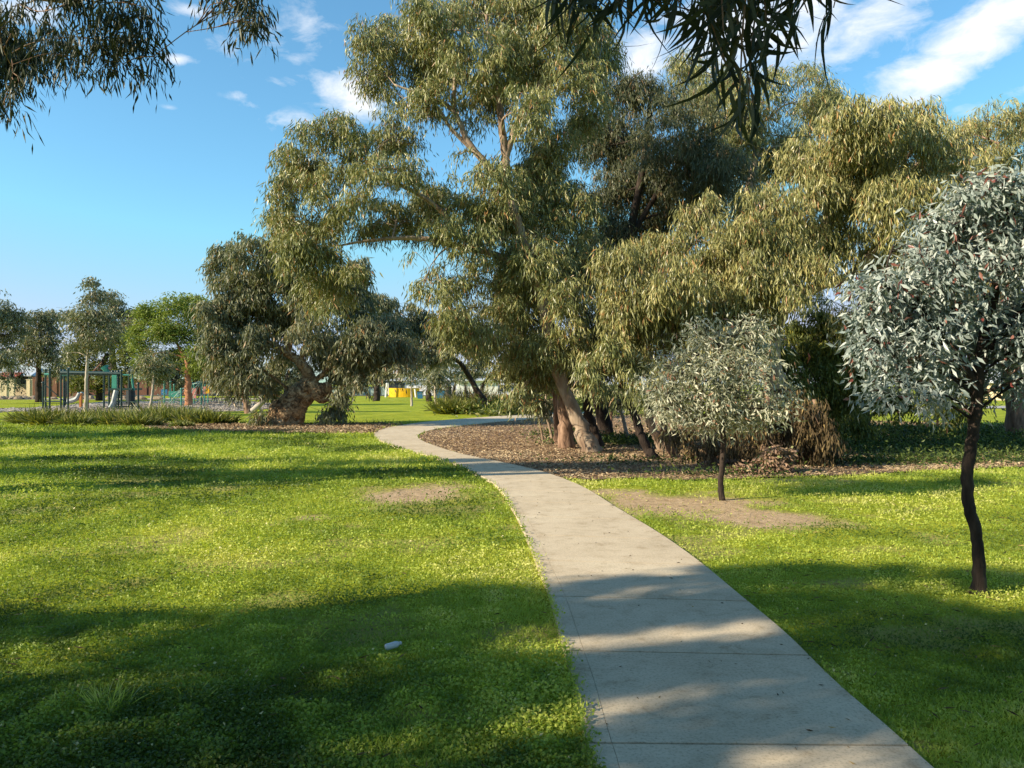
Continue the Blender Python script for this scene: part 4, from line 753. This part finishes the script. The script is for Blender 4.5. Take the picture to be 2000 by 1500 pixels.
# tall grass tuft in the near lawn
def blade_tuft(name, loc, n_, h_, spread, label, seed, mat=GRASS, group=None):
    r = np.random.default_rng(seed); a = r.uniform(0, 2*math.pi, n_)
    P = np.stack([np.cos(a)*spread*.2, np.sin(a)*spread*.2, np.zeros(n_)], -1)*r.uniform(0, 1, (n_, 1))
    D = np.stack([np.cos(a)*.9, np.sin(a)*.9, r.uniform(.5, 1.6, n_)], -1)
    V, Q, sg_ = long_leaves(P, D, h_*r.uniform(.5, 1.2, n_), .006, r, 5, .9)
    o = tag(link(name, mkmesh(name, V, [Q], mat, lv=np.repeat(r.uniform(.5, .95, n_), sg_))), label, 'grass tuft', group); o.location = loc
for px, py, n_, h_, lab in [(212,1395,160,.16,'tall tuft of long grass blades in the shaded lawn at the lower left'),(375,1375,14,.12,'sparse blades standing right of the big grass tuft'),(600,1255,10,.13,'few thin grass stalks left of the white bottle'),(115,1395,24,.12,'low spread of blades left of the big grass tuft')]:
    c = gd(px, py); blade_tuft('grass_tuft', (c[0], c[1], 0), n_, h_, .35, lab, px)

# ------------------------------------------------------------------ litter on the lawn
WHITE = plain('white_plastic', (.55,.58,.60), .35, spec=.5, bump=0)
BARKLIT = surf('bark_strip', [(.3,(.20,.15,.11)),(.6,(.42,.34,.26)),(.8,(.55,.47,.38))], 12, .85, .5)
TANLEAF = plain('tan_leaf', (.55,.43,.26), .8, bump=0)
c = gd(768, 1276)
root = empty('plastic_bottle', (c[0], c[1], .05), 'small white plastic bottle lying on the shaded grass left of the path', 'bottle')
ax = unit(np.array([.9, .40, .16])); C0 = np.array([c[0], c[1], .05])
pr = [(-.052,.010),(-.050,.017),(-.042,.020),(.018,.020),(.028,.017),(.037,.0105),(.040,.009)]
mb = MB(); mb.tube([C0+ax*t_ for t_, _ in pr], [q for _, q in pr], 20); mb.build('bottle_body', WHITE, root, True)
mb = MB(); mb.tube([C0+ax*t_ for t_ in (.0405, .052)], [.0105, .0102], 20); mb.build('bottle_cap', WHITE, root)
def strip(name, px, py, L, ang, wd, bend, label, cat, mat=BARKLIT, z=.05, arch=.03, seed=0, group=None):
    r = np.random.default_rng(seed); c = gd(px, py); t_ = np.linspace(-1, 1, 22); d = np.array([math.cos(ang), math.sin(ang)]); nn_ = np.array([-d[1], d[0]])
    P = np.c_[t_[:, None]*L/2*d+((t_**2)*bend*L)[:, None]*nn_, z+arch*(1-t_**2)*0+arch*t_**2]
    w2 = wd/2*np.sqrt(np.clip(1.02-t_**2, .02, 1))*(1+.25*(lat(t_*5, t_*0, seed)-.5))
    mb = MB(); prof = [(-1, .0), (-.6, .35), (0, .5), (.6, .35), (1, 0), (.55, .18), (0, .3), (-.55, .18)]
    V = np.stack([np.c_[P[:, :2]+nn_*(a_*w2)[:, None], P[:, 2]+b_*w2*.9] for a_, b_ in prof], 1); m_ = 8
    i = np.arange(21)[:, None]*m_; j = np.arange(m_)[None]; k = (j+1) % m_
    mb.add(V.reshape(-1, 3), np.stack([i+j, i+k, i+m_+k, i+m_+j], -1).reshape(-1, 4))
    mb.T.append(np.array([[0, q+1, q] for q in range(1, 7)]+[[21*8, 21*8+q, 21*8+q+1] for q in range(1, 7)]))
    o = mb.build(name, mat, off=np.array([c[0], c[1], 0])); o.location = (c[0], c[1], 0)
    return tag(o, label, cat, group)
strip('bark_strip', 1850, 1273, .60, .0, .042, .05, 'long curved strip of grey bark lying on the shaded grass at the right', 'bark', z=.095, arch=.035)
strip('bark_strip', 1975, 1340, .30, -.35, .02, .03, 'short bark strip at the right edge below the long curved one', 'bark', z=.04, seed=2)
strip('bark_strip', 1770, 1452, .16, .3, .02, .1, 'curled bark flake beside the path at the lower right corner', 'bark', z=.035, seed=3)
strip('bark_strip', 1510, 1165, .16, -.5, .018, .04, 'pale bark flake on the grass right of the path', 'bark', mat=TANLEAF, z=.04, seed=4)
strip('fallen_branch', 1808, 888, 1.3, -.12, .06, .06, 'pale fallen branch lying in the dark undergrowth', 'branch', z=.14, arch=.06, seed=5)
strip('dead_leaf', 565, 1054, .17, .4, .04, .2, 'curled tan leaf on the sunlit lawn', 'leaf', mat=TANLEAF, z=.05, arch=.02, seed=6)
strip('dead_leaf', 122, 988, .14, .1, .035, .1, 'pale leaf at the left of the sunlit lawn', 'leaf', mat=TANLEAF, z=.05, seed=7)
strip('dead_leaf', 598, 948, .30, .0, .02, .02, 'thin pale twig like leaf lying near the shade band', 'leaf', mat=TANLEAF, z=.05, seed=8)
strip('dead_leaf', 945, 1190, .07, 2.2, .02, .2, 'small curled leaf in the shade beside the path edge', 'leaf', mat=TANLEAF, z=.04, seed=9)
strip('dead_leaf', 1168, 935, .14, .2, .05, .1, 'light scrap at the corner of the mulch beside the path', 'leaf', mat=TANLEAF, z=.04, seed=10)
strip('dead_leaf', 1750, 931, .16, .1, .05, .1, 'pale scrap in front of the dark undergrowth', 'leaf', mat=TANLEAF, z=.04, seed=12)
r = np.random.default_rng(99); n_ = 4200; x = r.uniform(-9, 10, n_); y = r.uniform(2.8, 18, n_)
k = ~inpoly(x, y, mul); x, y = x[k], y[k]; n_ = len(x); a = r.uniform(0, 6.28, n_)
onp = inpoly(x, y, path_poly); kk = ~onp | (r.uniform(0, 1, n_) < .35)
x, y, a, onp = x[kk], y[kk], a[kk], onp[kk]; n_ = len(x)
V, Q = leaf_quads(np.stack([x, y, np.where(onp, ZT+.003, .035)], -1), np.stack([np.cos(a), np.sin(a), np.where(onp, .02, .15)*np.ones(n_)], -1), np.where(onp, .03, .07)*r.uniform(.5, 1.3, n_), .009, r)
tag(link('leaf_litter', mkmesh('leaf_litter', V, [Q], DEAD, lv=r.uniform(.0, 1, n_))), kind='stuff')

# ------------------------------------------------------------------ playground
GRN = plain('green_paint', (.008,.04,.034), .4, spec=.5, bump=0); GRN2 = plain('teal_paint', (.04,.26,.19), .4, spec=.5, bump=0)
GALV = plain('grey_plastic', (.34,.37,.36), .45, bump=0); BLUE = plain('blue_plastic', (.04,.16,.30), .4, bump=0); PINK = plain('pink_plastic', (.55,.24,.20), .5, bump=0)
YEL = plain('yellow_paint', (.78,.44,.01), .6, bump=0); ROPE = plain('pale_green_rope', (.34,.48,.42), .8, bump=0); BLK = plain('dark_mesh', (.03,.04,.045), .6, bump=0)
TIMB = surf('brown_timber', [(.3,(.12,.055,.035)),(.6,(.22,.11,.07))], 4, .85, .2, stretch=(6,6,.5)); CREAM = plain('cream_render', (.66,.55,.36), .9, bump=0); WHT = plain('white_wall', (.84,.84,.82), .85, bump=0)
RED = plain('red_roof', (.36,.09,.06), .8, bump=0); IRON = plain('roof_iron', (.55,.58,.60), .5, bump=0); PGRN = plain('pale_green_fence', (.36,.46,.38), .8, bump=0); GLASS = plain('window_glass', (.03,.04,.05), .12, spec=.6, bump=0); ORNG = plain('orange_timber', (.48,.19,.06), .8, bump=0)
ROCK = surf('rock', [(.3,(.16,.12,.09)),(.6,(.32,.26,.19))], 2, .9, .6)
def part(name, mat, parent, fn): mb = MB(); fn(mb); return mb.build(name, mat, parent)
def post(px, y0, y1, Z, w_=.055, parent=None, mat=GRN, name='post'):
    z1 = H+(750-y1)/F*Z
    def f(mb):
        b_ = at(px, y0, Z); b_[2] = 0; t_ = b_.copy(); t_[2] = z1
        mb.tube([b_, t_], w_, 8); mb.tube([t_+[0, 0, 0], t_+[0, 0, .06], t_+[0, 0, .1]], [w_*1.7, w_*1.5, .01], 8)
    return part(name, mat, parent, f)
Zc = 51
cf = empty('monkey_bars', (at(100,800,Zc)[0], Zc, 0), 'dark green steel climbing frame with long overhead bar at the left', 'climbing frame')
for px, y1, dz_ in [(84,748,0),(89,723,2),(97,722,-1),(119,724,1),(125,724,3),(133,722,-1)]: post(px, 800, y1, Zc+dz_, .06, cf)
def bar(px0, y0, px1, y1, Z, w_, parent, mat=GRN, name='bar', Z1=None):
    return part(name, mat, parent, lambda mb: mb.tube([at(px0, y0, Z), at(px1, y1, Z1 or Z)], w_, 8))
bar(87,731,97,731,Zc+1,.07,cf,GRN2); bar(119,728,236,730,Zc,.13,cf,GRN,'overhead_bar'); bar(119,732,134,732,Zc+2,.07,cf,GRN2); bar(86,784,119,784,Zc,.05,cf); bar(84,748,133,790,Zc+1,.03,cf)
for q in range(9): 
    x_ = 140+q*10
    part('rung', GRN, cf, lambda mb: mb.tube([at(x_,730,Zc-.5), at(x_,730,Zc+.6)], .03, 6))
rn = empty('climbing_net', (at(127,780,Zc+3)[0], Zc+3, 0), 'dark leaning net panel between the climbing frame posts', 'net')
part('net_panel', BLK, rn, lambda mb: [mb.tube([at(123+k*1.6,792,Zc+3), at(128+k*1.2,745,Zc+3.4)], .035, 5) for k in range(4)]+[mb.tube([at(123.5+k*.9,788-k*8,Zc+3), at(128.5+k*.7,788-k*8,Zc+3)], .03, 5) for k in range(6)])
sl_ = empty('balance_beam', (at(140,788,56)[0], 56, 0), 'curved grey slide bed low behind the climbing frame', 'slide')
Pc, _ = smooth_path([at(126,786,56), at(138,783,56), at(149,779,56), at(156,768,56)], 20)
part('slide_bed', GALV, sl_, lambda mb: [mb.tube(Pc, .16, 8), mb.tube(Pc+[0, .35, .05], .13, 8)])
part('leg', ORNG, sl_, lambda mb: mb.box(at(158,777,56)*[1,1,0]+[0,0,.5], (.14,.2,1.0)))
sl_.name = 'slide'
tw = empty('play_tower', (at(222,797,Zc)[0], Zc, 0), 'green play tower with steep slide right of the overhead bar', 'play tower')
for px, y1, dz_ in [(203,728,1),(213,728,3),(220,726,0),(226,726,2),(231,726,0),(237,725,-1),(252,727,2),(258,727,0),(270,750,-1)]: post(px, 798, y1, Zc+dz_, .065, tw)
part('panel', GRN2, tw, lambda mb: mb.box(at(223.5,747,Zc-.5), (.30,.08,.95)))
part('platform', GRN, tw, lambda mb: mb.box(at(245,760,Zc), (1.5,1.4,.12)))
part('step', GRN, tw, lambda mb: [mb.box(at(246,784+k*5,Zc-.7), (1.5,.3,.06)) for k in range(3)])
Ps, _ = smooth_path([at(227,763,Zc-.9), at(224,775,Zc-1.0), at(220,790,Zc-1.1), at(215,798,Zc-1.3)], 10)
part('slide_chute', GALV, tw, lambda mb: mb.tube(Ps, .16, 8))
part('barrel', BLK, tw, lambda mb: mb.tube([at(255,763,Zc-.8), at(255,790,Zc-.8)], .26, 12))
part('roof_panel', GRN2, tw, lambda mb: mb.tube([at(204,716,Zc+2), at(212,730,Zc+2)], [.28,.1], 6))
part('seat_disc', PINK, tw, lambda mb: mb.tube([at(214,717,Zc+2), at(214,721,Zc+2)], .1, 8))
bar(257,733,263,775,Zc-.5,.07,tw,GRN2,'rail'); bar(231,732,258,733,Zc,.05,tw,GRN2,'rail'); bar(232,784,270,786,Zc-1,.05,tw,GRN,'rail')
fl = empty('flagpole', (at(172,790,53)[0], 53, 0), 'slanted red brown pole rising behind the slender young gum', 'pole')
part('pole', TIMB, fl, lambda mb: mb.tube([at(172,736,53), at(199,708,53)], .05, 6)); post(172,798,735,53,.05,fl,TIMB)
# rope climber
Zr = 62
rc = empty('rope_climber', (at(350,790,Zr)[0], Zr, 0), 'spider web rope climber with pale green ropes beside the orange brown trunk', 'rope climber')
for px, y1, dz_ in [(321,742,3),(333,746,4),(393,742,0),(375,735,4),(354,760,-3)]: post(px, 790, y1, Zr+dz_, .06, rc, GRN2, 'mast')
ropes = [((308,770),(335,788)),((335,788),(372,750)),((312,782),(372,776)),((350,792),(393,744)),((393,744),(420,770)),((372,750),(393,744)),((335,770),(372,752)),((320,778),(360,792)),((380,790),(410,748)),((354,760),(330,788)),((393,744),(370,790)),((400,790),(393,744)),((318,766),(350,784)),((405,745),(375,750)),((345,774),(358,758))]
def frope(mb):
    for (a, b_), (c_, d_) in ropes: mb.tube([at(a, b_, Zr-1), at(c_, d_, Zr+1)], .03, 5)
part('rope_net', ROPE, rc, frope)
ps = empty('play_structure', (at(400,785,66)[0], 66, 0), 'second play structure with pink, blue and yellow panels behind the round tree', 'play structure')
part('panel', BLUE, ps, lambda mb: mb.box(at(321,766,66), (.5,.1,.45))); part('panel', PINK, ps, lambda mb: mb.box(at(379,768,66), (.35,.1,.8))); part('panel', YEL, ps, lambda mb: mb.box(at(406,760,66), (.25,.1,.7))); part('panel', PINK, ps, lambda mb: mb.box(at(400,762,66), (.2,.1,.6)))
part('panel', GRN2, ps, lambda mb: mb.box(at(340,770,66), (.9,.1,.5)))
for px in (321, 379, 400, 406, 340): post(px, 790, 752, 66, .05, ps, GRN2)
part('deck', GRN, ps, lambda mb: mb.box(at(395,752,66.5), (2.6,1,.1)))
part('hood', GRN, ps, lambda mb: mb.tube([at(372,752,66.5), at(420,744,66.5)], .12, 6))
def table(x_, y_, label):
    t_ = empty('picnic_table', (x_, y_, 0), label, 'picnic table', 'picnic tables by the playground')
    part('tabletop', BLK, t_, lambda mb: mb.box((x_, y_, .74), (1.9,.75,.05)))
    for s_ in (-1, 1): part('bench_seat', BLK, t_, lambda mb: mb.box((x_, y_+s_*.7, .44), (1.9,.28,.05)))
    for s_ in (-.7, .7): part('leg', GRN, t_, lambda mb: [mb.tube([(x_+s_, y_-.7, 0), (x_+s_, y_-.2, .72)], .035, 6), mb.tube([(x_+s_, y_+.7, 0), (x_+s_, y_+.2, .72)], .035, 6), mb.box((x_+s_, y_, .415), (.06,1.5,.05))])
q = at(407,0,68); table(q[0], 68, 'dark picnic table just right of the orange brown trunk'); q = at(434,0,70); table(q[0], 70, 'dark picnic table further right, partly behind hanging leaves')
sh = empty('park_bench', (at(531,770,80)[0], 80, 0), 'orange timber bench seen under the gnarled tree', 'bench')
part('seat', ORNG, sh, lambda mb: mb.box(at(531,775,80), (1.5,.5,.14))); part('backrest', ORNG, sh, lambda mb: mb.box(at(531,771,80.3), (1.5,.06,.2)))
for s_ in (519, 544): part('leg', BLK, sh, lambda mb: mb.box(at(s_,778,80)*[1,1,0]+[0,0,.2], (.1,.5,.4)))
sg = empty('park_sign', (at(520,742,85)[0], 85, 0), 'small red sign glimpsed through leaves left of the gnarled trunk', 'sign')
part('sign_board', RED, sg, lambda mb: mb.box(at(520,743,85), (.5,.05,.35))); part('post', GALV, sg, lambda mb: mb.tube([at(520,743,85.1)*[1,1,0], at(520,744,85.1)], .03, 6))

# ------------------------------------------------------------------ houses, walls and fences at the edge of the park
def house(name, px0, px1, yb, ye, yr, Z, depth, wallm, roofm, label, wins=(), door=None, porch=False, cat='house'):
    a, b_ = at(px0, 0, Z)[0], at(px1, 0, Z)[0]; he = H+(750-ye)/F*Z; hr = H+(750-yr)/F*Z; x_, w_ = (a+b_)/2, b_-a
    h_ = empty(name, (x_, Z, 0), label, cat)
    part('wall', wallm, h_, lambda mb: mb.box((x_, Z+depth/2, he/2), (w_, depth, he)))
    def rf(mb):
        o_ = .5; y0, y1 = Z-o_, Z+depth+o_; x0, x1 = a-o_, b_+o_; r_ = min(w_*.3, depth*.5); ym = (y0+y1)/2
        mb.add([[x0,y0,he+.01],[x1,y0,he+.01],[x1,y1,he+.01],[x0,y1,he+.01],[x0+r_,ym,hr],[x1-r_,ym,hr],[x0,y0,he-.15],[x1,y0,he-.15],[x1,y1,he-.15],[x0,y1,he-.15]],
               [[0,1,5,4],[2,3,4,5],[6,7,1,0],[7,8,2,1],[8,9,3,2],[9,6,0,3]], [[1,2,5],[3,0,4]])
    part('roof', roofm, h_, rf)
    for wx, wy, ww, wh in wins:
        c_ = at(wx, wy, Z); wf = part('window', WHT, h_, lambda mb: mb.box((c_[0], Z-.03, c_[2]), (ww+.15, .08, wh+.15)))
        part('pane', GLASS, wf, lambda mb: mb.box((c_[0], Z-.075, c_[2]), (ww, .03, wh)))
    if porch:
        part('porch_roof', RED, h_, lambda mb: mb.add([[a+w_*.35,Z-2.5,he-.5],[a+w_*.85,Z-2.5,he-.5],[a+w_*.85,Z,he+.4],[a+w_*.35,Z,he+.4],[a+w_*.35,Z-2.5,he-.62],[a+w_*.85,Z-2.5,he-.62],[a+w_*.85,Z,he+.28],[a+w_*.35,Z,he+.28]], [[0,1,2,3],[4,7,6,5],[0,4,5,1],[1,5,6,2],[3,2,6,7],[0,3,7,4]]))
        for s_ in (.38, .82): part('porch_post', WHT, h_, lambda mb: mb.box((a+w_*s_, Z-2.4, (he-.6)/2), (.18,.18,he-.6)))
    return h_
house('house', -25, 58, 765, 733, 718, 112, 10, CREAM, IRON, 'cream house with pale iron roof and red porch at the far left', [(12,742,1.6,1.1),(45,742,1.5,1.1)], porch=True)
def wall(name, px0, px1, ytop, Z, mat, label, cat, group=None, posts=0, thick=.12, Z1=None):
    a, b_ = at(px0, 0, Z), at(px1, 0, Z1 or Z); h_ = H+(750-ytop)/F*Z; x_ = (a[0]+b_[0])/2; y_ = (a[1]+b_[1])/2; L_ = math.hypot(b_[0]-a[0], b_[1]-a[1]); rz = math.atan2(b_[1]-a[1], b_[0]-a[0])
    r_ = empty(name, (x_, y_, 0), label, cat, group)
    part('fence_panel', mat, r_, lambda mb: mb.box((x_, y_, h_/2), (L_, thick, h_), rz))
    part('rail', mat, r_, lambda mb: mb.box((x_, y_, h_+.04), (L_+.1, thick+.1, .08), rz))
    for k in range(posts):
        t_ = (k+.5)/posts; part('post', mat, r_, lambda mb: mb.box((a[0]+(b_[0]-a[0])*t_, a[1]+(b_[1]-a[1])*t_-.1, (h_+.1)/2), (.12,.12,h_+.1)))
    return r_
wall('garden_wall', -30, 28, 741, 104, CREAM, 'cream garden wall at the left edge in front of the house', 'wall', posts=2)
wall('garden_wall', 52, 66, 742, 104, CREAM, 'short cream garden wall piece right of the house porch', 'wall', posts=1)
wall('timber_fence', 64, 172, 738, 103, TIMB, 'brown paling fence behind the climbing frame', 'fence', posts=8)
wall('timber_fence', 172, 500, 741, 118, TIMB, 'long low dark fence behind the playground trees', 'fence', posts=10)
wall('panel_fence', 560, 752, 756, 118, PGRN, 'pale green panel fence between the gnarled trunk and the yellow wall', 'fence', posts=9)
# curved yellow wall with the cream building behind it
yw = empty('curved_wall', (at(785,773,100)[0], 100, 0), 'low curved bright yellow wall in front of the cream building', 'wall')
def fy(mb):
    a = np.linspace(-1, 1, 17); xc = at(787,0,100)[0]; xs_ = xc+2.05*np.sin(a*1.25); ys_ = 100-1.6*np.cos(a*1.25)+1.6; h_ = H-(758-750)/F*100
    n1 = 17; V = np.vstack([np.c_[xs_, ys_, np.zeros(n1)], np.c_[xs_, ys_, np.full(n1, h_)], np.c_[xs_*1.0+(xc-xs_)*.06, ys_+.15, np.full(n1, h_)], np.c_[xs_+(xc-xs_)*.06, ys_+.15, np.zeros(n1)]])
    i = np.arange(n1-1); mb.add(V, np.vstack([np.stack([i+k*n1, i+1+k*n1, i+1+((k+1) % 4)*n1, i+((k+1) % 4)*n1], -1) for k in range(4)]))
part('wall_panel', YEL, yw, fy)
for k, (px, lean) in enumerate([(753, 3), (812, -2)]): part('post', WHT, yw, lambda mb: mb.tube([at(px, 0, 99.6)*[1,1,0], at(px+lean, 748 if k == 0 else 760, 99.6)], .1, 6))
house('building', 758, 900, 772, 742, 735, 118, 12, WHT, IRON, 'cream building with flat white roof behind the yellow wall', [(775,752,2.4,1.2)], cat='building')
house('building', 745, 792, 772, 728, 722, 140, 10, CREAM, WHT, 'pale roofed building rising above the yellow wall', [(755,740,2,1.6)], cat='building')
house('building', 893, 972, 776, 742, 738, 102, 12, WHT, IRON, 'bright white building beyond the forked park tree', [], cat='building')
house('building', 930, 1010, 776, 750, 745, 120, 12, WHT, IRON, 'low white building seen at the right of the forked tree', [(985,758,2,1)], cat='building')
house('house', 1960, 2080, 790, 745, 722, 80, 9, CREAM, IRON, 'house glimpsed under the near silver tree at the right edge', [(1985,757,1.3,1.0)])
house('house', 1120, 1330, 790, 750, 735, 95, 9, CREAM, IRON, 'pale house hidden behind the grove trunks', [(1240,760,1.5,1.0)])
# blue bins
def bin_(px, Z, label, s_=1):
    c_ = at(px, 0, Z); b_ = empty('bin', (c_[0], Z, 0), label, 'bin', 'blue bins by the far buildings')
    part('bin_body', BLUE, b_, lambda mb: mb.box((c_[0], Z, .5*s_), (.7*s_, .7, .95*s_), taper=1.15)); part('lid', BLK, b_, lambda mb: mb.box((c_[0], Z, 1.02*s_), (.9*s_, .85, .08)))
bin_(821, 90, 'blue bin just right of the yellow wall', .8); bin_(860, 92, 'blue bin left of the thick dark trunk'); bin_(867, 92, 'blue bin touching the thick dark trunk', .9)
# low bank of rocks along the left edge of the lawn
r = np.random.default_rng(3)
side = ['at the picture edge', 'second from the picture edge', 'below the cream wall', 'below the red porch', 'below the dark trunked gum', 'left of the climbing frame', 'inside the climbing frame', 'between net and slide', 'left of the slender gum', 'right of the slender gum', 'behind the green panel', 'under the play tower platform', 'left of the thin sapling', 'right of the thin sapling']
for q, px in enumerate([3, 13, 24, 36, 50, 66, 105, 143, 160, 178, 215, 243, 275, 310]):
    c_ = at(px, 0, 86+r.uniform(-1, 1)); c_[2] = .1
    mb = MB(); mb.blob(c_, (r.uniform(.35, .7), .35, r.uniform(.16, .34)), q, .4, 8, 1.5); o = mb.build('rock', ROCK, off=c_); o.location = c_
    tag(o, 'tan boulder of the low bank, '+side[q], 'rock', 'boulders behind the playground')
sheet('road', np.array([(-260,110.5),(260,110.5),(260,126),(-260,126)]), .02, plain('asphalt', (.10,.10,.10), .9, sc=2))
sheet('sand_strip', np.array([(-80,84.5),(-20,84.5),(-20,91),(-80,91)]), .015, plain('sand', (.48,.41,.32), .95, sc=1))
sheet('road', np.array([(24,52),(70,62),(70,67),(24,57)]), .02, plain('pale_road', (.38,.36,.34), .9, sc=2))
print('faces', sum(len(m_.polygons) for m_ in bpy.data.meshes))
